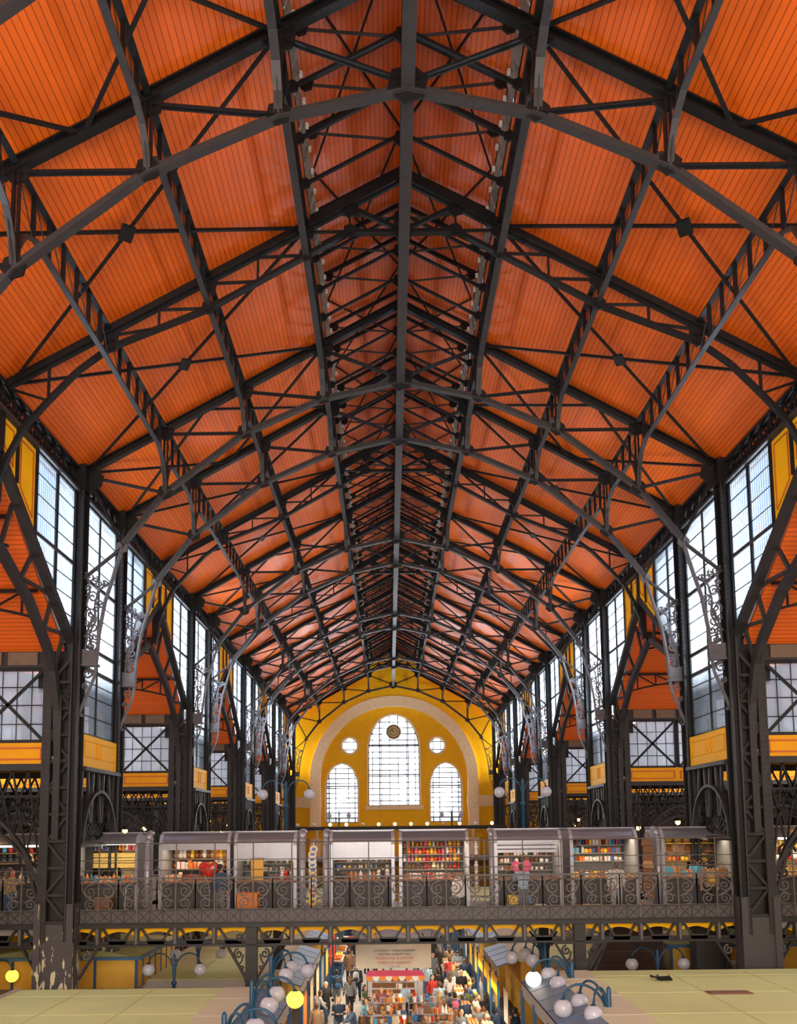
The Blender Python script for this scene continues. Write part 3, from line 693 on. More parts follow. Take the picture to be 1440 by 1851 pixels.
    # side galleries and outer walls
for s in (-1, 1):
    struct(MB().box(min(s*11.0, s*XO), max(s*11.0, s*XO), 25.6, YW, -3.2, -2.95).build('floor', mat('gallery_floor', (.30, .28, .26), .6, 0, .3, 2)), 'floor of the %s side gallery' % side(s))
    struct(MB().box(s*XO-.1, s*XO+.1, YB, YW, -H, 2.3).build('wall_'+side(s), YELD))
    struct(MB().box(s*XO-.1, s*XO+.1, YB, YW, 4.9, 5.7).build('wall_'+side(s), YELD))
    for y in frange(YB, YW, 7.19): struct(MB().box(s*XO-.15, s*XO+.15, y-.8, y+.8, 2.3, 5).build('wall_'+side(s), YELD))
    struct(MB().box(s*XO-s*.12-.02, s*XO-s*.12+.02, YB, YW, -3.2, 2.2).build('trim_6', mat('dark_gallery_wall', (.06, .04, .03), .8, 0, .5, 1)))
# rear wall behind the viewer
rw = [(-21, -H), (21, -H), (21, 9), (10, 11), (2.5, 16), (2.5, 17), (0, 18.4), (-2.5, 17), (-2.5, 16), (-10, 11), (-21, 9)]
struct(MB().plate([(x, YB, z) for x, z in rw], (0, .3, 0)).build('wall_near', YELD), 'wall behind the viewer')

# warm bulbs hanging in the side galleries
wb = mat('warm_gallery_bulb', (1, .55, .12), .4, emit=7)
r9 = random.Random(11); k = 0
for j in range(2, 6):
    for s in (-1, 1):
        for q in range(3):
            x = s*(11.6+1.6*q+r9.uniform(0, 1.2)); z = r9.uniform(-.8, .5); yy = r9.uniform(A[j]+.4, B[j]-.4); k += 1
            t = thing('hanging_lamp', 'warm lamp over the %s gallery, %s of three at the %s column pair' % (side(s), ('innermost', 'middle', 'outermost')[q], ORD[j-2]), 'lamp', (x, yy, z), 'warm lamps over the side galleries')
            MB().ball((x, yy, z), .13, 10, 8).build('bulb', wb, t, True); MB().tube([(x, yy, z+.1), (x, yy, 2.0)], .012, 5).build('cord', IRON, t); MB().lathe((x, yy, z+.1), [(.16, -.04), (.05, .1), (.02, .14)], 10).build('lamp_shade', IRONG, t)
# ---------------------------------------------------------------- far end wall
def holed_wall(outer, holes, y, depth, mt, name):
    bm = bmesh.new(); eds = []
    def loop(pts):
        vs = [bm.verts.new((x, 0, z)) for x, z in pts]
        for i in range(len(vs)): eds.append(bm.edges.new((vs[i], vs[(i+1) % len(vs)])))
    loop(outer)
    for h in holes: loop(h)
    bmesh.ops.triangle_fill(bm, use_beauty=True, use_dissolve=False, edges=eds, normal=(0, -1, 0))
    r = bmesh.ops.extrude_face_region(bm, geom=bm.faces[:])
    bmesh.ops.translate(bm, verts=[v for v in r['geom'] if isinstance(v, bmesh.types.BMVert)], vec=(0, depth, 0))
    bmesh.ops.recalc_face_normals(bm, faces=bm.faces)
    me = bpy.data.meshes.new(name); bm.to_mesh(me); bm.free(); me.materials.append(mt)
    o = bpy.data.objects.new(name, me); COL.objects.link(o); o.location = (0, y, H); o['_o'] = (0, y, 0); return struct(o)
def pointed(cx, hw, zb, zs, zt, n=12):
    """pointed arch outline (near round)"""
    pts = [(cx-hw, zb), (cx+hw, zb), (cx+hw, zs)]
    for i in range(1, n):
        t = i/n; a = t*pi/2
        pts.append((cx+hw*cos(a)**.92, zs+(zt-zs)*sin(a)))
    pts.append((cx, zt+.08))
    for i in range(n-1, 0, -1):
        t = i/n; a = t*pi/2; pts.append((cx-hw*cos(a)**.92, zs+(zt-zs)*sin(a)))
    pts.append((cx-hw, zs)); return pts
def circ(cx, cz, r, n=24): return [(cx+r*cos(2*pi*i/n), cz+r*sin(2*pi*i/n)) for i in range(n)]
def archpts(r, zc, zb, n=28): return [(-r, zb)]+[(-r*cos(pi*i/n), zc+r*sin(pi*i/n)*1.0) for i in range(n+1)]+[(r, zb)]
ZC = 4.6; RI = 7.45; RO_ = 8.5
midw = pointed(0, 2.6, 2.05, 7.6, 11.35); lw = pointed(-5.3, 1.63, .35, 3.9, 6.35); rw_ = pointed(5.25, 1.6, .35, 3.9, 6.35)
ri = lambda r, z: [(x, z) for x, z in []]
inner = [(-RI, -H)]+[(-RI*cos(pi*i/28), 4.7+(12.15-4.7)*sin(pi*i/28)) for i in range(29)]+[(RI, -H)]
outer_ = [(-RO_, -H)]+[(-RO_*cos(pi*i/28), 4.7+(13.2-4.7)*sin(pi*i/28)) for i in range(29)]+[(RO_, -H)]
wall_out = [(-10.3, -H), (-10.3, 11.1), (-2.4, 15.6), (-2.4, 17.0), (0, 18.2), (2.4, 17.0), (2.4, 15.6), (10.3, 11.1), (10.3, -H)]
holed_wall(inner[::-1], [midw, lw, rw_, circ(-4.5, 8.2, .78), circ(4.42, 8.14, .78)], YW+.35, .5, YEL, 'wall_back')['label'] = 'recessed yellow end wall with three arched windows and two round ones'
ring = [(x, z) for x, z in outer_]+[(x, z) for x, z in inner[::-1]]
arch_o = struct(MB().plate([(x, YW, z) for x, z in ring], (0, .7, 0)).build('trim_7', STONE), 'broad beige plaster arch framing the end wall')
left_sp = [(x, z) for x, z in wall_out if 1]
sp = [(-10.3, -H), (-10.3, 11.1), (-2.4, 15.6), (-2.4, 17.0), (0, 18.2), (2.4, 17.0), (2.4, 15.6), (10.3, 11.1), (10.3, -H)]+[(x, z) for x, z in outer_[::-1]]
struct(MB().plate([(x, YW+.12, z) for x, z in sp], (0, .4, 0)).build('wall_back', YEL), 'yellow spandrels outside the beige arch')
for s in (-1, 1):
    struct(MB().box(min(s*10.2, s*21), max(s*10.2, s*21), YW, YW+.3, -H, 9.6).build('wall_back', YEL))
    for k in range(3): struct(MB().box(min(s*7.35, s*10.3), max(s*7.35, s*10.3), YW-.3, YW-.02+.2, 1.9+.42*k, 2.1+.42*k+(.1 if k == 1 else 0)).build('trim_8', STONE), 'stone string course on the pier of the %s arch foot' % side(s))
    struct(MB().box(min(s*7.4, s*10.25), max(s*7.4, s*10.25), YW-.18, YW-.02+.1, 1.9, 3.0).build('trim_9', STONE))
for w_, nm in ((midw, 'tall central'), (lw, 'left'), (rw_, 'right')):
    cx = (w_[0][0]+w_[1][0])/2; hw = abs(w_[1][0]-w_[0][0])/2
    big = hw > 2
    fr = [(cx+(x-cx)*(1+.16/hw), z+(.14 if z > w_[0][1]+.1 else 0)) for x, z in w_]
    struct(MB().plate([(x, YW+.3, z) for x, z in fr]+[(x, YW+.3, z) for x, z in []], (0, .12, 0)).build('trim_10', STONE)) if 0 else None
    mb = MB(); k = len(w_)
    for i in range(1, k): mb.bar((w_[i][0]+(w_[i][0]-cx)*.03, YW+.33, w_[i][1]), (w_[(i+1) % k][0]+(w_[(i+1) % k][0]-cx)*.03, YW+.33, w_[(i+1) % k][1]), .16, .16)
    struct(mb.build('trim_10', STONE))
    thinv = [cx+hw*(q/6 if big else q/5)*1.0 for q in (range(-5, 6, 2) if big else range(-4, 5, 2)) if not (big and q == 0 and 0)]
    if big: window(w_, 'y', YW+.62, GLASSE, [cx-1.45, cx+1.45], [5.2, 8.25], frame=.16, fine=3, thinv=thinv, thinh=frange(2.55, 11.2, .62), lab='tall central arched end window behind the clock')
    else: window(w_, 'y', YW+.62, GLASSE, [cx], [4.05], frame=.14, fine=3, thinv=thinv, thinh=frange(.85, 6.2, .5), lab='%s arched end window' % nm)
for cx, cz in ((-4.5, 8.2), (4.42, 8.14)):
    window(circ(cx, cz, .78), 'y', YW+.62, GLASSE, [], [], frame=.1, fine=3, thinv=[cx-.4, cx, cx+.4], thinh=[cz-.4, cz, cz+.4], lab='round end window on the %s' % side(cx))
    mb = MB(); c = circ(cx, cz, .88)
    for i in range(24): mb.bar((c[i][0], YW+.33, c[i][1]), (c[(i+1) % 24][0], YW+.33, c[(i+1) % 24][1]), .14, .17)
    struct(mb.build('trim_11', STONE))
struct(MB().box(-2.95, 2.95, YW+.05, YW+.5, 1.62, 2.05).build('trim_12', STONE), 'stone sill under the tall central window')
# clock
ck = thing('wall_clock', 'round gilded wall clock hanging in front of the tall central end window', 'clock', (0, YW-.1, 8.8))
mb = MB(); mb.tube([(.68*cos(2*pi*i/32), YW-.1, 9.52+.68*sin(2*pi*i/32)) for i in range(32)], .09, 8, True); mb.build('rim', mat('dark_bronze', (.16, .11, .05), .5), ck)
MB().plate([(x, YW-.08, z) for x, z in circ(0, 9.52, .66, 32)], (0, .08, 0)).build('clock_face', mat('gilt_face', (.55, .40, .16), .5), ck)
mb = MB()
for i in range(12):
    a = 2*pi*i/12; mb.bar((.47*cos(a), YW-.15, 9.52+.47*sin(a)), (.57*cos(a), YW-.15, 9.52+.57*sin(a)), .02, .05)
mb.tube([(.34*cos(2*pi*i/24), YW-.14, 9.52+.34*sin(2*pi*i/24)) for i in range(24)], .02, 4, True)
mb.build('hour_marks', IRON, ck)
MB().bar((.05, YW-.17, 9.5), (-.3, YW-.17, 9.72), .02, .06).build('hour_hand', IRON, ck)
MB().bar((.02, YW-.19, 9.45), (-.2, YW-.19, 10.0), .02, .04).build('minute_hand', IRON, ck)
MB().bar((0, YW, 10.2), (0, YW, 11.5), .04, .05).build('hanger', IRON, ck)
# end gallery: fascia with a row of bulbs and yellow panels
eg_ = struct(MB().box(-10.2, 10.2, 76.2, 76.6, -.35, -.02).build('trim_13', IRONB), 'iron fascia of the far end gallery')
for k in range(-9, 10):
    struct(MB().box(k*1.1-.42, k*1.1+.42, 76.5, 76.6, -1.1, -.4).build('trim_14', YELD)) if k % 1 == 0 else None
bulb = mat('warm_bulb', (1, .78, .42), .5, emit=5)
bulbd = mat('unlit_bulb', (.75, .73, .70), .3)
for k in range(13):
    x = -8.9+1.48*k; lit = k in (2, 3, 5, 6, 7, 8, 10, 12)
    o = tag(MB().ball((x, 76.3, .16), .15, 12, 8).build('gallery_bulb', bulb if lit else bulbd, None, True, (x, 76.3, .0)), '%s round bulb on the far end gallery, %s from the left' % ('lit' if lit else 'unlit', ORD[k] if k else 'first'), 'bulb', 'bulbs on the far gallery')
struct(MB().box(-10.2, 10.2, 76, 84, -3.2, -2.95).build('floor', MATS['gallery_floor']), 'floor of the far end gallery')
# pale building across the street
bl = thing('pale_building', 'pale apartment facade seen faintly through the end windows', 'building', (0, 112, -H))
MB().box(-24, 24, 112, 120, -H, 7.5).build('facade', mat('street_facade', (.80, .74, .66), .8, 0, .2, .5), bl)
for r in range(4):
    for c in range(14):
        x = -22+3.3*c; MB().box(x, x+1.3, 111.9, 112.1, -6+3.4*r, -4+3.4*r).build('facade_window', mat('street_window', (.30, .38, .46), .4), bl)
MB().plate([(-4, 111.7, -1.2), (4, 111.7, -1.2), (0, 111.7, 1.0)], (0, .4, 0)).build('pediment', mat('street_pediment', (.55, .55, .56), .7), bl)
struct(MB().box(-60, 60, YW+.9, 140, -8.7, -8.5).build('ground', mat('street_ground', (.35, .34, .33), .8)))
# ---------------------------------------------------------------- footbridge across the nave with railing
YR, MW, X0 = 25.45, 1.168, -5.81
XL, XR = X0-8*MW, X0+18*MW                     # -15.15 .. 15.2
IRONR = mat('taupe_railing_iron', (.11, .098, .09), .55, 0, .35, 8)
SKIRT = mat('grey_skirt_plate', (.082, .074, .074), .5, 0, .3, 4)
struct(MB().box(XL, XR, YR+.05, 31.8, -3.0, -2.86).build('floor', MATS['gallery_floor'], None), 'deck of the footbridge')
rl = thing('gallery_railing', 'ornate wrought iron railing with scroll panels along the footbridge', 'railing', (0, YR, -2.85))
for z, r in ((-.46, .022), (-.97, .015), (-1.27, .015)):
    MB().tube([(XL, YR, z), (XR, YR, z)], r, 6).build('guard_rail', IRONR, rl)
MB().box(XL, XR, YR-.03, YR+.03, -1.54, -1.49).build('handrail', IRONR, rl)
def panel():
    mb = MB(); h = MW/2
    for k in (0, 1):
        xa, xb = k*h, (k+1)*h; xm = (xa+xb)/2; d = 1 if k == 0 else -1
        spiral(mb, (xm-.03*d, 0, -1.9), .2, pi/2, -1.6*d, .035, .032, n=20)
        spiral(mb, (xm-.03*d, 0, -2.27), .175, -pi/2, 1.6*d, .035, .032, n=20)
        mb.path([(xm+.2*d, 0, -1.60), (xm+.23*d, 0, -1.8), (xm+.12*d, 0, -2.02), (xm-.05*d, 0, -2.12), (xm-.22*d, 0, -2.2)], .035, .03)
        mb.path([(xm-.25*d, 0, -1.66), (xm-.05*d, 0, -1.7), (xm+.2*d, 0, -1.62)], .03, .02)
        mb.bar((xb if k == 0 else xa, 0, -2.45), (xb if k == 0 else xa, 0, -1.5), .03, .03)
        for q in range(3):
            a, b = xa+h*q/3, xa+h*(q+1)/3; mb.bar((a, 0, -1.66), (b, 0, -1.53), .015, .012); mb.bar((a, 0, -1.53), (b, 0, -1.66), .015, .012)
    for z in (-1.67, -2.45): mb.bar((0, 0, z), (MW, 0, z), .03, .025)
    # leaf-shaped bars above the handrail at the post
    for s in (-1, 1):
        mb.path([(MW*.5+s*.02, 0, -1.5), (MW*.5+s*.13, 0, -1.38), (MW*.5+s*.1, 0, -1.27), (MW*.5, 0, -1.16)], .015, .016)
    return mb
def skirt():
    mb = MB().box(0, MW, -.02, .02, -2.86, -2.46)
    return mb
def skirtm():
    mb = MB(); h = MW/3
    for k in range(3):
        a, b = k*h, (k+1)*h
        mb.bar((a+.03, -.03, -2.82), (b-.03, -.03, -2.5), .02, .014); mb.bar((a+.03, -.03, -2.5), (b-.03, -.03, -2.82), .02, .014); mb.bar((a, -.03, -2.85), (a, -.03, -2.46), .025, .02)
    mb.bar((0, -.03, -2.85), (MW, -.03, -2.85), .06, .04); mb.bar((0, -.03, -2.47), (MW, -.03, -2.47), .04, .025); return mb
def off(mb, dx, dy=0, dz=0):
    n = MB(); n.v = [v+Vector((dx, dy, dz)) for v in mb.v]; n.f = mb.f; return n
pm, sm, sk = panel(), skirt(), skirtm()
p_proto = None
for k in range(26):
    x = XL+k*MW
    if p_proto is None:
        pa = off(pm, x, YR).build('scroll_panel', IRONR, rl); sb = off(sm, x, YR).build('skirt_plate', SKIRT, rl); sc_ = off(sk, x, YR).build('cross_moulding', IRONB, sb)
        mb = MB(); mb.bar((x, YR-.04, -3.5), (x, YR-.04, -.46), .03, .035); mb.bar((x, YR-.06, -3.5), (x, YR-.06, -2.9), .06, .07); mb.ball((x, YR-.05, -2.95), .06, 8, 6); po = mb.build('post', IRONR, rl)
        p_proto = (pa, sb, sc_, po)
    else:
        dx = k*MW
        for o in (p_proto[0], p_proto[1], p_proto[3]):
            c = o.copy(); COL.objects.link(c); c.location.x = dx; c.parent = rl; KIDS[rl.name].append(c)
            if o is p_proto[1]: g = sc_.copy(); COL.objects.link(g); g.parent = c
# girder with V struts, yellow jack arches, posts with scroll brackets
gd = thing('footbridge_girder', 'iron lattice girder with yellow jack arches carrying the footbridge', 'girder', (0, YR, -3.5))
MB().box(XL, XR, YR-.12, YR+.12, -2.99, -2.87).build('top_chord', IRONB, gd)
mb = MB(); mb.box(XL, XR, YR-.14, YR+.14, -3.53, -3.47); mb.box(XL, XR, YR-.02, YR+.02, -3.47, -3.38); mb.build('bottom_chord', IRONB, gd)
def module():
    a = MB(); h = MW
    a.bar((.12, 0, -2.98), (h/2-.2, 0, -3.36), .08, .06); a.bar((h-.12, 0, -2.98), (h/2+.2, 0, -3.36), .08, .06)
    a.plate([(h/2-.3, 0, -3.33), (h/2+.3, 0, -3.33), (h/2+.22, 0, -3.49), (h/2-.22, 0, -3.49)], (0, .04, 0))
    b = MB(); b.plate([(-.2, 0, -2.97), (.2, 0, -2.97), (.07, 0, -3.1), (.07, 0, -3.38), (.17, 0, -3.49), (-.17, 0, -3.49), (-.07, 0, -3.38), (-.07, 0, -3.1)], (0, .08, 0))
    c = MB(); n = 10                               # jack arch spanning between cross joists
    pts = [(h*.08+h*.84*q/n, 0, -3.26+.14*sin(pi*q/n)) for q in range(n+1)]
    prof = [(h*.02, 0, -2.99), (h*.98, 0, -2.99), (h*.98, 0, -3.3)]+pts[::-1]+[(h*.02, 0, -3.3)]
    prof = [(p[0], 0, p[2]) for p in prof]
    c.plate([(x, 3.2, z) for x, _, z in prof], (0, 6.0, 0))
    return a, b, c
ma, mb_, mc = module(); gp = None
for k in range(26):
    x = XL+k*MW
    if gp is None: gp = (off(ma, x, YR).build('v_strut', IRONB, gd), off(mb_, x, YR).build('hanger_plate', IRONB, gd), off(mc, x, YR).build('yellow_jack_arch', YEL, gd))
    else:
        for o in gp: c = o.copy(); COL.objects.link(c); c.location.x = k*MW; c.parent = gd; KIDS[gd.name].append(c)
def bridge_post():
    t = thing('bridge_post', '', 'column', (0, 0, -H), 'posts carrying the footbridge')
    mb = MB(); mb.box(-.17, .17, -.14, .14, -5.0, -3.0); mb.lathe((0, 0, 0), [(.17, -H), (.17, -8.1), (.12, -7.9), (.11, -5.2), (.16, -5.0), (.2, -4.9)], 12); mb.build('shaft', IRONB, t)
    for s in (-1, 1):
        mb = MB(); mb.bar((s*.72, 0, -3.58), (s*.2, 0, -4.45), .1, .07); mb.bar((s*.2, 0, -4.45), (s*.17, 0, -4.6), .1, .07); mb.bar((s*.8, 0, -3.56), (s*.1, 0, -3.56), .12, .05)
        mb.ball((s*.84, 0, -3.6), .05, 8, 6); mb.build('bracket', IRONB, t)
        mb = MB(); spiral(mb, (s*.4, 0, -3.78), .15, pi/2, -1.4*s, .05, .05); spiral(mb, (s*.28, 0, -4.2), .08, -pi/2, 1.2*s, .05, .04)
        mb.path([(s*.25, 0, -3.8), (s*.3, 0, -4.0), (s*.38, 0, -4.1), (s*.3, 0, -4.28)], .05, .045); spiral(mb, (s*.36, -.02, -3.28), .13, 0, 1.4*s, .05, .05); mb.build('scrollwork', IRONB, t)
    return t
bp = None; q = 0
for y in (YR, 31.4):
    for x in (-4.68, 5.18):
        lab = 'iron post with scroll brackets under the %s edge of the footbridge, %s of the middle' % ('near' if y < 30 else 'far', side(x))
        if bp is None: bp = bridge_post(); bp.location = (x, y, 0); bp['label'] = lab
        else: dup(bp, (x, y, -H), lab)
bkp = None
for s in (-1, 1):
    for e in (-1, 1):
        xc = s*10.44+e*.52
        t = thing('scroll_bracket', 'small scroll bracket under the footbridge girder, %s side of the %s column' % ('inner' if e*s < 0 else 'outer', side(s)), 'bracket', (xc, YR, -4.6), 'scroll brackets at the columns')
        mb = MB(); mb.bar((xc+e*.62, YR, -3.56), (xc+e*.04, YR, -4.5), .1, .07); mb.bar((xc, YR, -3.56), (xc+e*.7, YR, -3.56), .12, .05); mb.build('strut', IRONB, t)
        mb = MB(); spiral(mb, (xc+e*.27, YR, -3.8), .15, pi/2, -1.4*e, .05, .05); spiral(mb, (xc+e*.15, YR, -4.2), .08, -pi/2, 1.2*e, .05, .04); mb.build('scrollwork', IRONR, t)
# back railing of the bridge
br_ = thing('back_railing', 'plain railing along the far edge of the footbridge behind the stalls', 'railing', (0, 31.7, -2.86))
for z in (-1.8, -2.3): MB().tube([(XL, 31.7, z), (XR, 31.7, z)], .025, 6).build('rail', IRONR, br_)
for k in range(14): MB().bar((XL+k*2*MW, 31.7, -2.86), (XL+k*2*MW, 31.7, -1.8), .04, .04).build('baluster', IRONR, br_)

# ---------------------------------------------------------------- stalls on the bridge
SILV = mat('silver_shutter', (.40, .41, .46), .35, .35, .15, 3)
SILVD = mat('grey_aluminium', (.22, .23, .27), .35, .5, .2, 3)
COUNT = mat('grey_counter', (.06, .06, .064), .6, 0, .25, 3)
WOOD = mat('brown_counter_wood', (.26, .12, .06), .6, 0, .4, 6)
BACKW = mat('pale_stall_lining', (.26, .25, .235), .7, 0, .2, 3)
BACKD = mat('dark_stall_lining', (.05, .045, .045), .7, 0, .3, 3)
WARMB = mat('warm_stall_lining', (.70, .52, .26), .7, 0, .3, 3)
YWOOD = mat('yellow_linen_boards', (.50, .34, .09), .7, 0, .35, 9)
TUBE = mat('fluorescent_tube', (1, .93, .78), .4, emit=9)
Z0, ZC_, ZT = -2.86, -1.80, -.17
FY, BY = 27.6, 29.3
def stall(name, x0, x1, label, shut, lining, shelves=(), tube=None, lightc=(1, .8, .5), power=0, slats=False):
    t = thing('market_stall', label, 'stall', ((x0+x1)/2, FY, Z0), 'stalls on the footbridge')
    MB().box(x0, x1, FY, FY+.06, Z0, ZC_).build('counter_front', COUNT, t)
    mb = MB(); n = max(2, int((x1-x0)/.55)); w_ = (x1-x0)/n
    for i in range(n):
        a, b = x0+i*w_+.07, x0+(i+1)*w_-.07
        for p, q in (((a, -2.65), (b, -2.65)), ((b, -2.65), (b, -1.95)), ((b, -1.95), (a, -1.95)), ((a, -1.95), (a, -2.65))): mb.bar((p[0], FY-.01, p[1]), (q[0], FY-.01, q[1]), .02, .03)
    mb.build('counter_moulding', IRONR, t)
    MB().box(x0-.02, x1+.02, FY-.12, FY+.5, ZC_, ZC_+.06).build('countertop', WOOD, t)
    MB().box(x0, x1, BY, BY+.05, Z0, ZT-.1).build('back_panel', lining, t)
    for x in (x0, x1-.05):                      # curved silver side frame
        pts = [(x, FY, Z0), (x, FY-.02, -.62), (x, FY+.04, -.42), (x, FY+.16, -.26), (x, FY+.36, ZT), (x, BY, ZT), (x, BY, Z0)]
        MB().plate([(p[0]+.025, p[1], p[2]) for p in pts], (.05, 0, 0)).build('side_panel', SILV, t)
        mb = MB(); mb.path([(x+.025, p[1]-.03, p[2]+.02) for p in pts[:6]], .11, .05, (1, 0, 0)); mb.build('side_frame', SILV, t)
    prof = [(FY-.02, -.5), (FY+.02, -.4), (FY+.14, -.27), (FY+.34, ZT+.01), (FY+.6, ZT+.01), (FY+.6, ZT-.1), (FY+.3, ZT-.2), (FY+.1, -.5)]
    MB().plate([((x0+x1)/2, y, z) for y, z in prof], (x1-x0-.1, 0, 0)).build('shutter_box', SILVD, t)
    MB().box(x0, x1, FY+.3, BY, ZT-.04, ZT).build('roof_panel', SILVD, t)
    MB().bar((x0, FY+.3, ZT+.03), (x1, FY+.3, ZT+.03), .05, .03).build('roof_edge', SILV, t)
    if shut < -.5:
        mb = MB(); z = -.48
        while z > shut: mb.box(x0+.08, x1-.08, FY+.02, FY+.045, z-.055, z); mb.box(x0+.08, x1-.08, FY+.03, FY+.04, z-.06, z-.05); z -= .062
        mb.build('roller_shutter', SILV, t)
    if slats:
        for z in (-.62, -.75, -.88): MB().box(x0+.1, x1-.1, FY+.3, FY+.33, z-.05, z+.045).build('slat', SILV, t)
    for z in shelves: MB().box(x0+.06, x1-.06, BY-.45, BY, z-.03, z).build('shelf', WOOD if lining != BACKW else BACKW, t)
    if tube: MB().tube([(x0+.35, FY+.3, tube), (x1-.15, FY+.3, tube)], .03, 8).build('fluorescent_tube', TUBE, t)
    if power:
        area('stall_lamp_light', ((x0+x1)/2, FY+.45, H-.42), (-.35, 0, 0), x1-x0-.3, .15, power*.7, lightc)
    return t
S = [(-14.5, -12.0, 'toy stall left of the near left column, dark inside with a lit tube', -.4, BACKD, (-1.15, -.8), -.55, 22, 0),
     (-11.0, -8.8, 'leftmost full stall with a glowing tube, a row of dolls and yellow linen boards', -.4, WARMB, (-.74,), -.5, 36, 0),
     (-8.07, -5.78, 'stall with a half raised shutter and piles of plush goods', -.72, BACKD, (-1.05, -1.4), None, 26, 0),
     (-5.6, -3.59, 'stall with its grey shutter mostly down behind a yellow cloth and an orange crate', -1.05, BACKW, (-1.25, -1.5), None, 14, 0),
     (-2.46, -.37, 'stall in the middle with its shutter mostly down, left of the brightly stocked one', -1.05, BACKW, (-1.22, -1.45), None, 14, 0),
     (-.17, 2.08, 'open stall right of the middle, rows of small red and yellow goods', -.45, BACKW, (-.72, -.98, -1.22, -1.5), None, 42, 0),
     (2.96, 5.15, 'stall with grey slats above brown shelves and a pink balloon in front', -.55, BACKW, (-1.05, -1.3, -1.55), None, 22, 1),
     (5.46, 7.65, 'stall with colourful bottles on three shelves behind a patterned-dressed visitor', -.42, BACKW, (-.72, -1.0, -1.27), None, 34, 0),
     (8.47, 10.76, 'rightmost full stall selling straw hats and leather bags, silver frame', -.5, WARMB, (-.98, -1.3), None, 34, 0),
     (12.13, 14.6, 'bright yellow-lit stall beyond the near right column', -.45, WARMB, (-.9, -1.3), -.55, 40, 0)]
for x0, x1, lab, sh, ln, shv, tb, pw, sl in S: stall('s', x0, x1, lab, sh, ln, shv, tb, power=pw, slats=bool(sl))
# ---- goods
GC = dict(red=(.55, .03, .02), orange=(.75, .22, .03), yellow=(.85, .55, .05), white=(.75, .73, .70), blue=(.04, .16, .40), teal=(.08, .38, .55), brown=(.20, .08, .03), pink=(.75, .15, .25), black=(.03, .03, .035), cream=(.75, .62, .42), grey=(.35, .35, .37), green=(.12, .25, .08), tan=(.45, .25, .10), straw=(.78, .45, .08))
def gm(c): return mat('goods_'+c, GC[c], .5, 0, .15, 20)
SKIN = mat('skin', (.58, .33, .22), .6); SKIND = mat('skin_tanned', (.42, .22, .13), .6)
GP = {}
def goods(kind, c):
    k = (kind, c)
    if k in GP: return GP[k], False
    t = thing(kind, '', kind.replace('_', ' '), (0, 0, 0))
    if kind == 'doll':
        MB().lathe((0, 0, 0), [(.055, 0), (.05, .02), (.022, .11), (.03, .13), (.012, .15)], 8).build('dress', gm(c), t, True); MB().ball((0, 0, .17), .026, 8, 6).build('head', SKIN, t, True)
        MB().ball((0, .008, .18), .028, 8, 6).build('hair', gm('brown'), t, True)
    elif kind == 'bottle':
        MB().lathe((0, 0, 0), [(.035, 0), (.038, .02), (.038, .11), (.014, .15), (.014, .18)], 8).build('flask', gm(c), t, True); MB().lathe((0, 0, .18), [(.016, 0), (.016, .02)], 8).build('cap', gm('black' if c != 'black' else 'white'), t)
    elif kind == 'jar':
        MB().lathe((0, 0, 0), [(.045, 0), (.055, .03), (.05, .09), (.04, .1)], 8).build('vessel', gm(c), t, True); MB().lathe((0, 0, .1), [(.045, 0), (.045, .02), (.01, .035)], 8).build('lid', gm('brown'), t)
    elif kind == 'gift_box':
        MB().box(-.07, .07, -.05, .05, 0, .09).build('carton', gm(c), t); mb = MB().box(-.075, .075, -.055, .055, .09, .12); mb.build('lid', gm(c), t); MB().box(-.01, .01, -.058, .058, -.0, .123).build('ribbon', gm('red' if c != 'red' else 'white'), t)
    elif kind == 'straw_hat':
        MB().lathe((0, 0, 0), [(.16, 0), (.17, .01), (.09, .03), (.085, .09), (.05, .12), (.01, .125)], 12).build('brim', gm(c), t, True); MB().lathe((0, 0, .03), [(.091, 0), (.089, .03)], 12).build('hat_band', gm('brown'), t)
    elif kind == 'handbag':
        mb = MB().plate([(-.1, 0, 0), (.1, 0, 0), (.12, 0, .05), (.09, 0, .18), (-.09, 0, .18), (-.12, 0, .05)], (0, .08, 0)); mb.build('pouch', gm(c), t); MB().tube([(-.06, 0, .17), (-.05, 0, .26), (0, 0, .3), (.05, 0, .26), (.06, 0, .17)], .009, 5).build('strap', gm('brown'), t)
    elif kind == 'plush_toy':
        MB().ball((0, 0, .06), .065, 8, 6).build('torso', gm(c), t, True); MB().ball((0, -.01, .15), .048, 8, 6).build('head', gm(c), t, True)
        mb = MB(); mb.ball((-.035, 0, .19), .018, 6, 4); mb.ball((.035, 0, .19), .018, 6, 4); mb.build('ears', gm('brown'), t, True)
    elif kind == 'plate':
        MB().lathe((0, 0, 0), [(.02, .0), (.06, .005), (.11, .03), (.108, .036), (.055, .012), (.01, .01)], 14).build('dish', gm(c), t, True); MB().lathe((0, 0, .0145), [(.04, 0), (.05, .002)], 12).build('painted_rim', gm('blue'), t)
    GP[k] = t; return t, True
KG = dict(doll='dolls', bottle='bottles', jar='jars', gift_box='gift boxes', straw_hat='straw hats', handbag='handbags', plush_toy='plush toys', plate='painted plates')
def put(kind, c, x, y, z, where, rot=0, sc_=1.0):
    t, new = goods(kind, c); lab = 'small %s %s %s' % (c, kind.replace('_', ' '), where)
    if kind in ('straw_hat', 'handbag'): lab = '%s %s %s' % (c, kind.replace('_', ' '), where)
    g = '%s %s' % (KG[kind], where)
    if new: t.location = (x, y, z+H); t['label'] = lab; t['group'] = g; t.scale = (sc_*1.3,)*3; t.rotation_euler[2] = rot
    else: dup(t, (x, y, z), lab, g, rot, (sc_*1.3,)*3)
rg = random.Random(3)
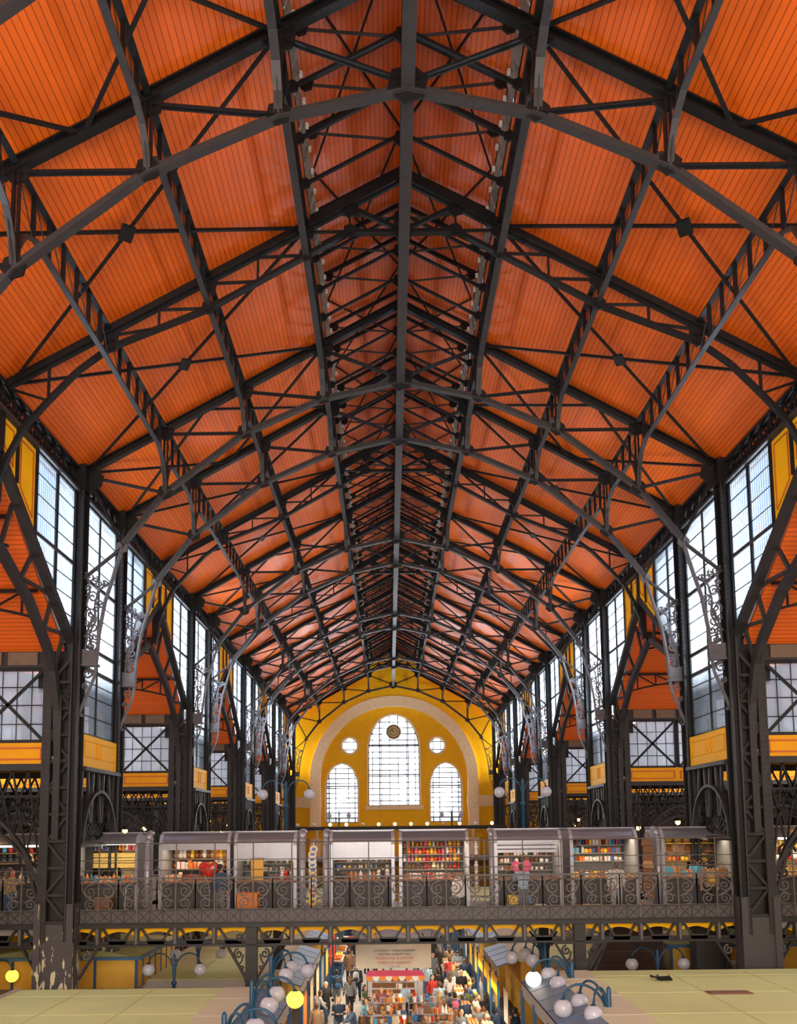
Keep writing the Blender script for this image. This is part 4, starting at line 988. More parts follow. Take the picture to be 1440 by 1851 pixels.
def row(kinds, cols, x0, x1, n, y, z, where, sc_=1.0, jit=.15):
    for i in range(n):
        x = x0+(x1-x0)*(i+.5)/n+jit*(x1-x0)/n*(rg.random()-.5); put(rg.choice(kinds), rg.choice(cols), x, y+rg.uniform(-.03, .03), z, where, rg.uniform(-.5, .5), sc_*rg.uniform(.9, 1.12))
row(['doll'], ['red', 'yellow', 'blue', 'pink', 'orange', 'white'], -10.9, -8.95, 16, BY-.3, -.74, 'on the top shelf of the leftmost full stall', 1.0)
yb = thing('linen_rack', 'yellow linen boards on a rack below the row of dolls', 'rack', (-9.9, BY-.5, -1.36))
for i in range(3): MB().box(-10.88, -9.92, BY-.55, BY-.5, -1.34+.18*i, -1.19+.18*i).build('linen_board', YWOOD, yb); MB().box(-9.84, -8.98, BY-.55, BY-.5, -1.34+.18*i, -1.19+.18*i).build('linen_board', YWOOD, yb)
MB().box(-9.91, -9.85, BY-.58, BY-.5, -1.74, -.8).build('upright', mat('yellow_upright', (.8, .5, .1), .6), yb)
row(['gift_box', 'jar', 'bottle'], ['white', 'grey', 'blue', 'orange', 'teal'], -10.8, -9.0, 12, FY+.3, ZC_+.06, 'on the counter of the leftmost full stall', 1.1)
row(['plush_toy', 'jar'], ['black', 'orange', 'teal', 'yellow', 'red'], -14.2, -12.1, 9, BY-.3, -.8, 'on the upper shelf left of the near left column', 1.2)
row(['plush_toy', 'bottle'], ['orange', 'brown', 'black', 'cream'], -14.2, -12.1, 9, BY-.3, -1.15, 'on the middle shelf left of the near left column', 1.2)
row(['bottle', 'doll'], ['orange', 'brown', 'red', 'cream'], -14.2, -12.1, 8, FY+.3, ZC_+.06, 'on the counter left of the near left column', 1.3)
row(['plush_toy'], ['orange', 'brown', 'yellow', 'tan', 'white'], -7.95, -6.0, 14, BY-.3, -1.05, 'on the upper shelf of the plush stall', 1.3)
row(['plush_toy', 'gift_box'], ['orange', 'white', 'brown', 'cream', 'black'], -7.95, -5.95, 13, BY-.32, -1.4, 'on the lower shelf of the plush stall', 1.4)
row(['gift_box', 'plush_toy'], ['white', 'brown', 'grey', 'cream'], -7.9, -6.0, 11, FY+.3, ZC_+.06, 'on the counter of the plush stall', 1.2)
for z, a in ((-1.25, 'upper'), (-1.5, 'lower')): row(['jar', 'gift_box', 'bottle'], ['white', 'grey', 'brown', 'cream', 'black'], -5.5, -3.75, 9, BY-.3, z, 'on the %s shelf of the shuttered stall behind the yellow cloth' % a, .85)
row(['jar', 'plush_toy'], ['grey', 'brown', 'white', 'cream', 'red'], -4.5, -3.7, 5, FY+.3, ZC_+.06, 'on the counter of the stall behind the yellow cloth', 1.0)
for z, a in ((-1.22, 'upper'), (-1.45, 'lower')): row(['jar', 'gift_box', 'bottle'], ['yellow', 'brown', 'white', 'cream', 'blue', 'grey'], -2.35, -.5, 10, BY-.3, z, 'on the %s shelf of the middle shuttered stall' % a, .8)
row(['jar', 'plush_toy', 'bottle'], ['brown', 'orange', 'white', 'cream', 'black'], -2.3, -.5, 12, FY+.3, ZC_+.06, 'on the counter of the middle shuttered stall', 1.1)
for z, a, nn in ((-.72, 'top', 14), (-.98, 'second', 15), (-1.22, 'third', 15), (-1.5, 'lowest', 14)): row(['doll', 'jar', 'bottle', 'plush_toy'], ['red', 'yellow', 'orange', 'orange', 'brown', 'yellow', 'white', 'pink'] if z > -1.4 else ['white', 'red', 'cream', 'brown'], -.05, 1.95, nn, BY-.3, z, 'on the %s shelf of the brightly stocked stall' % a, .95)
row(['jar', 'gift_box'], ['red', 'white', 'brown', 'orange'], 0, 1.9, 11, FY+.3, ZC_+.06, 'on the counter of the brightly stocked stall', 1.0)
for z, a in ((-1.05, 'upper'), (-1.3, 'middle'), (-1.55, 'lowest')): row(['gift_box', 'jar'], ['white', 'white', 'brown', 'cream', 'tan', 'black'], 3.1, 5.0, 11, BY-.3, z, 'on the %s shelf of the stall with grey slats' % a, .95)
row(['bottle'], ['orange', 'yellow', 'teal', 'red', 'blue', 'white', 'brown', 'black'], 5.6, 7.55, 17, BY-.3, -.72, 'on the top shelf of the bottle stall', 1.15)
row(['jar', 'gift_box', 'bottle'], ['white', 'yellow', 'brown', 'blue', 'orange', 'black', 'teal'], 5.6, 7.55, 15, BY-.3, -1.0, 'on the middle shelf of the bottle stall', 1.15)
row(['gift_box', 'jar'], ['white', 'white', 'brown', 'orange', 'yellow', 'blue'], 5.6, 7.55, 13, BY-.3, -1.27, 'on the lower shelf of the bottle stall', 1.0)
row(['gift_box', 'jar'], ['white', 'orange', 'yellow', 'blue'], 5.6, 7.5, 11, FY+.3, ZC_+.06, 'on the counter of the bottle stall', 1.0)
row(['straw_hat'], ['straw', 'yellow', 'straw'], 8.65, 10.6, 6, BY-.35, -.72, 'hanging along the top of the rightmost full stall', 1.15)
row(['handbag'], ['brown', 'tan', 'brown'], 8.65, 10.6, 9, BY-.3, -.98, 'on the upper shelf of the rightmost full stall', 1.0)
row(['handbag', 'plush_toy', 'jar'], ['red', 'orange', 'brown', 'black', 'yellow'], 8.65, 10.6, 13, BY-.3, -1.3, 'on the lower shelf of the rightmost full stall', 1.0)
row(['handbag', 'gift_box', 'jar'], ['teal', 'orange', 'brown', 'white', 'black', 'tan'], 8.65, 10.6, 11, FY+.3, ZC_+.06, 'on the counter of the rightmost full stall', 1.2)
row(['jar', 'doll', 'plush_toy'], ['yellow', 'straw', 'yellow', 'white', 'cream'], 12.2, 14.4, 12, BY-.3, -.9, 'on the upper shelf beyond the near right column', 1.2)
row(['jar', 'doll', 'plush_toy'], ['yellow', 'straw', 'red', 'pink', 'white'], 12.2, 14.4, 11, BY-.3, -1.3, 'on the lower shelf beyond the near right column', 1.3)
row(['jar', 'doll'], ['yellow', 'orange', 'straw'], 12.2, 14.4, 11, FY+.3, ZC_+.06, 'on the counter beyond the near right column', 1.1)
# narrow bits between the stalls
def tallpost(name, x0, x1, lab):
    t = thing('shutter_pillar', lab, 'pillar', ((x0+x1)/2, FY, Z0), 'silver pillars between the stalls')
    mb = MB(); xm = (x0+x1)/2; r = (x1-x0)/2
    prof = [(FY+.02, Z0), (FY-.05, -.6), (FY+.04, -.38), (FY+.2, -.2), (FY+.4, ZT)]
    for (y0, z0), (y1, z1) in zip(prof[:-1], prof[1:]): mb.tube([(xm, y0+r, z0), (xm, y1+r, z1)], r, 10)
    mb.build('shaft', SILV, t, True); MB().box(x0-.02, x1+.02, FY-.04, FY+.36, Z0, Z0+.1).build('foot', SILVD, t)
for x0, x1, l in ((-8.62, -8.4, 'left of the plush stall'), (-3.52, -3.28, 'left of the hanging plates'), (-2.72, -2.5, 'right of the hanging plates'), (2.78, 2.94, 'left of the stall with grey slats'), (8.28, 8.45, 'left of the hat and bag stall'), (10.95, 11.15, 'right of the hat and bag stall')):
    tallpost('p', x0, x1, 'round silver shutter pillar '+l)
for i in range(11):
    put('plate', rg.choice(['white', 'cream', 'yellow', 'orange']), -3.03+rg.uniform(-.04, .04), FY+.1, -.75-.17*i, 'hanging between the two silver pillars left of the middle', 0, 1.0)
for o in list(COL.objects):
    if o.name.startswith('plate') and o.parent is None: o.rotation_euler = (pi/2, 0, 0)
for i in range(9): put('plush_toy', rg.choice(['cream', 'white', 'brown']), 2.35, FY+.1, -.8-.2*i, 'hanging on the strip right of the brightly stocked stall', 0, .9)
for i in range(8): put('handbag', rg.choice(['brown', 'tan', 'brown']), 7.98+rg.uniform(-.03, .03), FY, -.75-.24*i, 'hanging in a column left of the hat stall', 0, 1.15)
for x, y, l in ((-3.03, FY+.17, 'carrying the hanging plates'), (2.35, FY+.2, 'carrying the hanging soft toys'), (7.98, FY+.1, 'carrying the column of handbags')):
    t = thing('display_pole', 'thin silver display pole %s' % l, 'pole', (x, y, Z0), 'display poles between the stalls'); MB().tube([(x, y, Z0), (x, y, -.5)], .018, 6).build('pole_shaft', SILV, t); MB().lathe((x, y, Z0), [(.14, 0), (.14, .02), (.03, .05)], 12).build('foot', SILVD, t)
# things standing in front of the counters
def crate(x, y, z, w_, d, h, c, name, lab, cat):
    t = thing(name, lab, cat, (x, y, z)); mb = MB(); th = .02
    mb.box(x-w_/2, x+w_/2, y-d/2, y-d/2+th, z, z+h); mb.box(x-w_/2, x+w_/2, y+d/2-th, y+d/2, z, z+h); mb.box(x-w_/2, x-w_/2+th, y-d/2, y+d/2, z, z+h); mb.box(x+w_/2-th, x+w_/2, y-d/2, y+d/2, z, z+h); mb.box(x-w_/2, x+w_/2, y-d/2, y+d/2, z, z+th)
    mb.build('crate_body', gm(c), t); MB().box(x-w_/2-.01, x+w_/2+.01, y-d/2-.01, y+d/2+.01, z+h, z+h+.03).build('crate_lid', gm(c), t); return t
crate(-5.05, FY-.6, Z0, .7, .5, .75, 'orange', 'orange_crate', 'tall bright orange crate standing before the stall with the yellow cloth', 'crate')
crate(-9.75, FY-.4, Z0, .55, .4, .62, 'brown', 'wooden_cabinet', 'small brown cabinet before the leftmost full stall', 'cabinet')
for i, (x, c) in enumerate(((-10.3, 'white'), (-9.95, 'white'), (-9.6, 'tan'), (-9.25, 'tan'))): crate(x, FY-.75, Z0, .28, .25, .25, c, 'cardboard_box', '%s cardboard box on the bridge deck, %s of four' % (c, ('first', 'second', 'third', 'last')[i]), 'box')
for i in range(5):
    c = ['cream', 'yellow', 'cream', 'yellow', 'blue'][i]; crate(3.35+.42*(i % 3)+.1, FY-.5-.02*i, Z0+(.3 if i > 2 else 0), .36, .3, .28, c, 'printed_carton', '%s printed carton in the pile under the pink balloon, %s' % (c, ('bottom left', 'bottom middle', 'bottom right', 'upper left', 'upper middle')[i]), 'carton')
crate(5.95, FY-.45, Z0, .6, .3, .26, 'tan', 'cardboard_box', 'flat tan cardboard box before the bottle stall', 'box')
t = thing('hand_trolley', 'silver hand trolley leaning on the leftmost full stall', 'trolley', (-8.95, FY-.2, Z0))
mb = MB(); mb.tube([(-9.15, FY-.2, Z0), (-9.15, FY-.1, -1.95), (-9.08, FY-.08, -1.86), (-8.82, FY-.08, -1.86), (-8.75, FY-.1, -1.95), (-8.75, FY-.2, Z0)], .02, 8); mb.build('frame', SILV, t); MB().box(-9.12, -8.78, FY-.4, FY-.2, Z0, Z0+.03).build('toe_plate', SILV, t)
t = thing('yellow_cloth', 'yellow cloth hanging from the shutter of the crate stall', 'cloth', (-4.85, FY-.1, -1.6))
mb = MB(); xs = [-5.05+.04*i for i in range(11)]
for a, b in zip(xs[:-1], xs[1:]): mb.plate([(a, FY-.1+.02*sin(a*40), -1.72), (b, FY-.1+.02*sin(b*40), -1.72), (b, FY-.1+.02*sin(b*40), -1.02), (a, FY-.1+.02*sin(a*40), -1.02)], (0, .01, 0))
mb.build('fabric', gm('straw'), t); MB().tube([(-5.08, FY-.1, -1.01), (-4.62, FY-.1, -1.01)], .015, 6).build('hanging_rod', SILV, t)
t = thing('white_bag', 'white carrier bag hanging from the counter right of the middle', 'bag', (1.72, FY-.2, -2.35))
mb = MB(); mb.lathe((1.72, FY-.22, -2.35), [(.14, 0), (.2, .06), (.21, .3), (.17, .5), (.05, .6)], 10, 1.1, .5); mb.build('sack', gm('white'), t, True); MB().tube([(1.62, FY-.22, -1.8), (1.66, FY-.2, -1.68), (1.76, FY-.2, -1.68), (1.82, FY-.22, -1.8)], .012, 5).build('handles', gm('white'), t)
def heart(name, lab, x, y, z, s, c, c2, cz):
    """a foil balloon: two lobes narrowing to a point, with its string"""
    t = thing('heart_balloon', lab, 'balloon', (x, y, cz)); m_ = MB(); N = 28; R = 6; vs = []; k = s/17
    for r in range(R+1):
        f = cos(pi/2*r/R)
        for i in range(N):
            a = 2*pi*i/N; hx = 16*sin(a)**3; hz = 13*cos(a)-5*cos(2*a)-2*cos(3*a)-cos(4*a)
            vs.append((x+hx*k*max(f, .03), y-.28*s*sin(pi/2*r/R), z+(hz*k)*max(f, .03)))
    back = [(v[0], 2*y-v[1], v[2]) for v in vs]
    fs = [(r*N+i, r*N+(i+1) % N, (r+1)*N+(i+1) % N, (r+1)*N+i) for r in range(R) for i in range(N)]
    m_.add(vs, fs); m_.add(back, fs); m_.build('foil', mat('foil_'+c, GC[c], .25), t, True)
    MB().tube([(x, y, z-s*.95), (x+.03, y+.02, cz+.3), (x, y, cz)], .004, 4).build('string', gm('white'), t)
heart('a', 'red heart balloon in front of the plush stall', -6.35, FY-.5, -1.35, .36, 'red', 'orange', Z0)
heart('a', 'pink heart balloon in front of the stall with grey slats', 3.75, FY-.5, -1.42, .36, 'pink', 'pink', Z0)
# ---------------------------------------------------------------- globe lamps
LB = mat('blue_lamp_paint', (.01, .075, .15), .4, 0, .2, 4)
GLB = mat('opal_globe', (.50, .52, .60), .25, 0, 0)
GLY = mat('lit_amber_globe', (1, .62, .06), .3, emit=1.15)
GLW = mat('lit_white_globe', (1, .84, .66), .3, emit=1.1)
def lamp_arc(mb, p, dirx, diry, L, up, r=.032, drop=.38):
    """curved arm: rises from p, bends over and hangs down above its globe"""
    pts = []
    for i in range(13):
        t = i/12; a = pi*t*.93
        pts.append((p[0]+dirx*L*(1-cos(a))/2, p[1]+diry*L*(1-cos(a))/2, p[2]+up*sin(a)**.8+(-drop*t*t)))
    mb.tube(pts, r, 8); return pts[-1]
def floor_lamp(x, y, ztop, s, lits, lab):
    t = thing('street_lamp', lab, 'lamp', (x, y, -H), 'blue lamp posts along the middle aisle')
    mb = MB(); mb.lathe((x, y, 0), [(.13, -H), (.12, -8.0), (.07, -7.8), (.065, -5.4), (.1, -5.3), (.1, -5.2), (.07, -5.1), (.085, ztop-.95), (.11, ztop-.9), (.085, ztop-.8), (.06, ztop-.6), (.055, ztop-.03), (.02, ztop+.03)], 12); mb.build('post', LB, t, True)
    for i, (a, L) in enumerate(((0, 1.02), (52, .8), (-52, .8))):
        dx, dy = -s*cos(math.radians(a)), sin(math.radians(a)); mb = MB(); e = lamp_arc(mb, (x+dx*.05, y+dy*.05, ztop-.8), dx, dy, L, .78, .03, -.32)
        arm = mb.build('arm', LB, t, True)
        g = MB().ball((e[0], e[1], e[2]-.2), .215, 20, 14).build('globe', {0: GLB, 1: GLY, 2: GLW}[lits[i]], t, True)
        if lits[i]: g['label'] = 'glowing globe'
        MB().lathe((e[0], e[1], e[2]-.04), [(.1, -.02), (.09, .03), (.03, .08)], 12).build('globe_collar', LB, arm)
    return t
floor_lamp(-4.0, 24.75, -3.74, -1, (0, 0, 0), 'blue three-globe lamp on the left, farthest of the left row, all globes unlit')
floor_lamp(-3.9, 20.75, -3.74, -1, (1, 0, 0), 'blue three-globe lamp on the left whose outer globe glows amber')
floor_lamp(-3.88, 17.25, -3.74, -1, (0, 0, 0), 'blue three-globe lamp at the bottom edge on the left, cut by the frame')
floor_lamp(4.42, 27.0, -3.76, 1, (0, 0, 0), 'blue three-globe lamp on the right, farthest of the right row, all globes unlit')
floor_lamp(4.45, 23.2, -3.76, 1, (2, 0, 0), 'blue three-globe lamp on the right whose outer globe glows white')
floor_lamp(4.5, 19.55, -3.76, 1, (0, 0, 0), 'blue three-globe lamp on the right, nearest of the right row')
def twin_lamp(x, y, zb, zt, L, lab, grp, sc_=1.0, lit=0, thin=.045):
    t = thing('twin_globe_lamp', lab, 'lamp', (x, y, zb), grp)
    mb = MB(); mb.lathe((x, y, 0), [(.09*sc_, zb), (thin*1.3, zb+.25), (thin*1.3, zt-.95), (thin*2, zt-.92), (thin*2, zt-.85), (thin, zt-.8), (thin, zt-.05), (thin*.3, zt+.04)], 10); mb.build('post', LB, t, True)
    for s in (-1, 1):
        mb = MB(); e = lamp_arc(mb, (x+s*.03, y, zt-.62*sc_), s, 0, L, .62*sc_, .024*sc_, -.15*sc_)
        a = mb.build('arm', LB, t, True); MB().lathe((e[0], e[1], e[2]-.03), [(.09*sc_, -.02), (.08*sc_, .03), (.03, .07)], 10).build('globe_collar', IRON, a)
        MB().ball((e[0], e[1], e[2]-.18*sc_), .2*sc_, 18, 12).build('globe', GLY if lit else GLB, t, True)
for x, l in ((-4.3, 'left'), (4.42, 'right')): twin_lamp(x, 30.6, -2.86, 1.66, .84, 'blue twin-globe lamp rising behind the bridge stalls on the %s' % l, 'twin lamps on the footbridge')
for x, l in ((-5.1, 'left'), (5.15, 'right')): twin_lamp(x, 76.0, -2.95, 1.5, .86, 'small distant twin-globe lamp in front of the %s arched end window' % l, 'twin lamps on the far gallery', 1.1)
twin_lamp(-7.4, 27.0, -H, -4.02, .8, 'low twin-globe lamp behind the left kiosk roof, nearer one', 'twin lamps behind the kiosks')
twin_lamp(-7.6, 31.2, -H, -4.15, .82, 'low twin-globe lamp behind the left kiosk roof, farther one', 'twin lamps behind the kiosks')
twin_lamp(8.0, 27.0, -H, -4.0, .8, 'low twin-globe lamp behind the right kiosk roof', 'twin lamps behind the kiosks')
twin_lamp(-13.7, 27.5, -H, -4.25, .9, 'amber lit lamp at the left edge above the kiosks', 'twin lamps behind the kiosks', 1.0, 1)
twin_lamp(13.65, 27.5, -H, -3.2, .7, 'amber lit lamp at the right edge above the kiosks', 'twin lamps behind the kiosks', 1.0, 1)
# ---------------------------------------------------------------- kiosks on the hall floor
ROOFG = mat('yellow_green_kiosk_roof', (.66, .76, .36), .7, 0, .3, .7, dark=.75)
ROOFB = mat('beige_kiosk_panel', (.68, .66, .48), .7, 0, .2, .8, dark=.8)
ROOFC = mat('blue_grey_awning', (.15, .22, .32), .45, 0, .2, 1.2)
KBLUE = mat('kiosk_blue_frame', (.02, .09, .22), .45)
WHF = mat('white_fascia', (.45, .43, .40), .6, 0, .2, 2)
KY = mat('kiosk_yellow_panel', (.72, .40, .04), .6, 0, .3, 2)
def kiosk(s, x_in, x_out, y0, y1, z, lab, grp, gap=1.05, aw=.85):
    """floor kiosk: flat roof, beige service strip and glazed awning towards the middle aisle"""
    t = thing('market_kiosk', lab, 'kiosk', (s*(x_in+x_out)/2, (y0+y1)/2, -H), grp)
    X = lambda a, b: (min(s*a, s*b), max(s*a, s*b))
    a, b = X(x_in+gap, x_out); mb = MB().box(a, b, y0, y1, z-.12, z); mb.build('roof', ROOFG, t)
    mb = MB(); n = max(1, int((b-a)/2.6)); 
    for i in range(1, n+1): mb.box(a+(b-a)*i/(n+1)-.015, a+(b-a)*i/(n+1)+.015, y0, y1-.3, z, z+.012)
    for y in frange(y0+2.3, y1-.5, 2.3): mb.box(a, b, y-.012, y+.012, z, z+.01)
    mb.build('roof_seams', mat('roof_seam', (.56, .58, .27), .8), t)
    a, b = X(x_in, x_in+gap); mb = MB().box(a, b, y0, y1, z-.1, z+.02); mb.build('service_strip', ROOFB, t)
    mb = MB()
    for y in frange(y0+.4, y1, 2.1): mb.box(a, b, y, y+.02, z+.02, z+.03)
    mb.build('strip_seams', mat('strip_seam', (.55, .52, .38), .8), t)
    ax, bx = s*x_in, s*(x_in-aw)
    mb = MB().plate([(ax, y0, z-.02), (bx, y0, z-.3), (bx, y1, z-.3), (ax, y1, z-.02)], (0, 0, .04)); mb.build('awning', ROOFC, t)
    mb = MB()
    for y in frange(y0, y1, 1.2): mb.bar((ax, y, z+.0), (bx, y, z-.28), .02, .02)
    mb.build('awning_ribs', KBLUE, t)
    a, b = X(x_in-aw, x_in-aw+.05); MB().box(a, b, y0, y1, z-.65, z-.28).build('fascia', WHF, t)
    a, b = X(x_in+.1, x_out-.1); MB().box(a, b, y0+.1, y1-.1, -H, z-.12).build('kiosk_body', KY, t)
    a, b = X(x_out-.1, x_out); MB().box(a, b, y0, y1, z-.35, z+.05).build('fascia', WHF, t)
    a, b = X(x_in+gap, x_out); MB().box(a, b, y1-.06, y1+.06, z-.5, z-.02).build('fascia', WHF, t); MB().box(a, b, y0-.06, y0+.02, z-.3, z-.02).build('fascia', WHF, t)
    for y in frange(y0+.2, y1, 2.0): MB().box(s*(x_in-aw)-.05, s*(x_in-aw)+.05, y-.05, y+.05, -H, z-.5).build('corner_post', KBLUE, t)
    a, b = X(x_in-aw+.1, x_in+.05); MB().box(a, b, y0, y1, -H, -7.5).build('stall_counter', COUNT, t)
    return t
kiosk(-1, 4.25, 11.3, 12, 24.5, -4.6, 'nearest kiosk on the left with a broad yellow-green flat roof', 'floor kiosks')
kiosk(1, 4.08, 16.0, 12, 24.35, -4.2, 'nearest kiosk on the right with a broad yellow-green flat roof', 'floor kiosks')
kz = -5.25
for i, (y0, y1) in enumerate(((29.6, 38.0), (40.0, 49.5), (51.5, 61), (63, 73))):
    for s in (-1, 1):
        if s > 0 and i == 0: y0 = 33.2
        kiosk(s, 4.5, 9.4, y0, y1, kz, '%s kiosk beyond the footbridge on the %s, pale roof' % (('first', 'second', 'third', 'fourth')[i], side(s)), 'floor kiosks')
        kiosk(s, 12.0, 16.5, y0, y1, kz-.1, '%s outer kiosk beyond the footbridge on the %s' % (('first', 'second', 'third', 'fourth')[i], side(s)), 'floor kiosks')
# yellow boarded roof lights with blue frames
def rooflight(x0, x1, y0, y1, z0, z1, lab):
    t = thing('roof_light_box', lab, 'roof box', ((x0+x1)/2, (y0+y1)/2, z0), 'yellow boarded boxes on the kiosk roofs')
    MB().box(x0, x1, y0, y1, z0, z1).build('boarding', KY, t); mb = MB()
    n = int((y1-y0)/.7)
    for i in range(n+1):
        y = y0+(y1-y0)*i/n
        for x in (x0, x1): mb.bar((x, y, z0), (x, y, z1), .06, .06)
    for i in range(int((x1-x0)/1.2)+1):
        x = x0+(x1-x0)*i/int((x1-x0)/1.2)
        for y in (y0, y1): mb.bar((x, y, z0), (x, y, z1), .08, .08)
    mb.build('frame_posts', KBLUE, t)
    mb = MB(); xm = (x0+x1)/2; e = .15; zt = z1+.35
    A1 = [(x0-e, y0-e, z1), (x1+e, y0-e, z1), (x1+e, y1+e, z1), (x0-e, y1+e, z1), (xm, y0+1, zt), (xm, y1-1, zt)]
    mb.add(A1, [(0, 1, 4), (1, 2, 5, 4), (2, 3, 5), (3, 0, 4, 5), (3, 2, 1, 0)]); mb.build('hip_roof', ROOFG, t)
    mb = MB()
    for p, q in ((0, 1), (1, 2), (2, 3), (3, 0)): mb.bar(A1[p], A1[q], .08, .1)
    mb.build('blue_gutter', mat('blue_gutter', (.05, .16, .34), .5), t)
rooflight(-14.5, -9.0, 28.3, 33.5, -5.3, -4.3, 'long yellow boarded box with blue gutter behind the near left column')
rooflight(-12.5, -9.6, 15.5, 18.8, -4.6, -3.95, 'corner of a yellow boarded box with pale roof at the left frame edge')
rooflight(9.6, 14.5, 30.5, 34, -5.3, -4.4, 'yellow boarded box behind the near right column')
# clutter on the right roof
t = thing('cable_tangle', 'small dark tangle of cable lying on the right kiosk roof', 'cable', (6.6, 22.7, -4.2))
mb = MB()
for i in range(5): mb.tube([(6.5+.5*rg.random(), 22.6+.4*rg.random(), -4.17+.08*rg.random()) for _ in range(5)], .03, 5)
mb.build('cable_loops', IRON, t)
t = thing('roof_hatch', 'flat brown hatch lying on the right kiosk roof', 'hatch', (7.9, 21, -4.2))
MB().box(7.35, 8.35, 20.9, 21.2, -4.2, -4.17).build('hatch_lid', mat('brown_hatch', (.22, .12, .09), .8, 0, .4, 8), t); MB().box(7.3, 8.4, 20.85, 21.25, -4.2, -4.185).build('hatch_rim', WOOD, t)
# dark timber staircase going up to the bridge on the right
st = thing('staircase', 'dark timber-lined staircase under the footbridge on the right', 'staircase', (7.6, 31, -H))
DW = mat('dark_brown_timber', (.045, .016, .010), .6, 0, .6, 2)
MB().plate([(6.2, 30.6, -6.2), (9.1, 30.6, -6.2), (9.1, 30.6, -3.0), (7.7, 30.6, -3.0)], (0, 1.6, 0)).build('stair_casing', DW, st)
mb = MB()
for i in range(5): mb.box(6.5, 9.1, 29.76, 29.8, -5.4+.45*i, -5.36+.45*i)
mb.build('timber_battens', mat('timber_joint', (.09, .035, .02), .6), st)
MB().bar((5.95, 29.7, -6.2), (7.5, 29.7, -3.0), .12, .16).build('stair_stringer', IRONB, st)
# ---------------------------------------------------------------- middle aisle: banner, striped awning, souvenir stands
bn = thing('hanging_banner', 'pale printed banner hanging below the footbridge with red and grey lines of writing', 'banner', (-.4, 33.6, -5.6))
BM = mat('banner_cloth', (.62, .57, .50), .8, 0, .45, 1.6, dark=.72)
mb = MB(); xs = [-1.9+.1*i for i in range(31)]
for a, b in zip(xs[:-1], xs[1:]): mb.plate([(a, 33.6+.02*sin(a*3), -5.62), (b, 33.6+.02*sin(b*3), -5.62), (b, 33.6+.02*sin(b*3), -4.6), (a, 33.6+.02*sin(a*3), -4.6)], (0, .01, 0))
mb.build('printed_sheet', BM, bn); MB().tube([(-1.95, 33.6, -4.6), (1.15, 33.6, -4.6)], .03, 6).build('top_rod', IRON, bn)
for x in (-1.9, 1.1): MB().tube([(x, 33.6, -4.6), (x, 31.5, -3.45)], .012, 5).build('hanging_wire', IRON, bn)
def text(body, x, z, size, mt, y=33.57, parent=None, name='lettering'):
    cu = bpy.data.curves.new(name, 'FONT'); cu.body = body; cu.size = size; cu.align_x = 'CENTER'; cu.extrude = .004; cu.materials.append(mt)
    tmp = bpy.data.objects.new('tmp', cu); COL.objects.link(tmp); me = bpy.data.meshes.new_from_object(tmp.evaluated_get(bpy.context.evaluated_depsgraph_get())); bpy.data.objects.remove(tmp)
    me.materials.clear(); me.materials.append(mt); o = bpy.data.objects.new(name, me); o.rotation_euler = (pi/2, 0, 0); COL.objects.link(o); o.location = (x-parent['_o'][0], y-parent['_o'][1], z-parent['_o'][2]); o.parent = parent; return o
TG = mat('grey_print', (.16, .17, .22), .8); TR = mat('faded_red_print', (.62, .22, .14), .8)
text('KÖZPONTI VÁSÁRCSARNOK', -.35, -4.97, .125, TG, parent=bn); text('CENTRAL MARKET HALL', -.35, -5.11, .12, TG, parent=bn)
text('VASÁRNAP IS NYITVA', -.35, -5.28, .155, TR, parent=bn); text('OPEN ON SUNDAY', -.35, -5.45, .155, TR, parent=bn); text('10:00 - 16:00', -.35, -5.57, .08, TG, parent=bn)
aw = thing('striped_awning', 'pink awning with red and white scalloped edge under the banner', 'awning', (-.3, 34.3, -6.3))
MB().plate([(-1.5, 34.0, -6.0), (.85, 34.0, -6.0), (.75, 34.6, -5.88), (-1.4, 34.6, -5.88)], (0, 0, .03)).build('awning_cloth', mat('pink_cloth', (.80, .10, .19), .7), aw)
for i in range(9):
    x = -1.37+.262*i; MB().plate([(x-.13, 33.99, -6.0)]+[(x+.13*cos(pi+pi*q/6), 33.99, -6.04+.15*sin(pi+pi*q/6)) for q in range(7)]+[(x+.13, 33.99, -6.0)], (0, .02, 0)).build('scallop', gm('orange') if i % 2 == 0 else gm('white'), aw)
for x in (-1.45, .8): MB().bar((x, 34.1, -H), (x, 34.1, -6.0), .05, .05).build('awning_pole', KBLUE, aw)
def stand(x, y, w_, d, h, lab, cols, n, where, top=True):
    t = thing('souvenir_stand', lab, 'stand', (x, y, -H), 'souvenir stands in the middle of the hall')
    MB().box(x-w_/2, x+w_/2, y-d/2, y+d/2, -H+h-.06, -H+h).build('tabletop', gm('tan'), t)
    MB().box(x-w_/2+.04, x+w_/2-.04, y-d/2+.05, y+d/2-.05, -H+.05, -H+h-.06).build('stand_body', gm('brown'), t)
    for i in range(2): MB().box(x-w_/2, x+w_/2, y-.12, y+.12, -H+h+.28+.3*i, -H+h+.31+.3*i).build('shelf', gm('grey'), t)
    for dx in (-1, 1): MB().box(x+dx*(w_/2-.04)-.02, x+dx*(w_/2-.04)+.02, y-.03, y+.03, -H+h, -H+h+.65).build('upright', gm('grey'), t)
    r_ = random.Random(int(x*100+y*10))
    for i in range(n):
        fr = r_.random(); lv = r_.choice([0, 0, 1, 2])
        put(r_.choice(['doll', 'jar', 'bottle', 'plush_toy', 'gift_box', 'handbag']), r_.choice(cols), x-w_/2+.1+(w_-.2)*(i+.5)/n, y+(r_.uniform(-d/2+.1, d/2-.1) if lv == 0 else r_.uniform(-.06, .06)), -H+h+(0, .31, .61)[lv], where, r_.uniform(-1, 1), 1.25)
allc = ['red', 'orange', 'white', 'brown', 'blue', 'cream', 'grey', 'tan', 'black', 'teal']
stand(-.8, 31.0, 1.7, 1.0, .95, 'souvenir stand nearest the viewer at the bottom middle, left half', allc, 34, 'on the nearest middle stand, left half')
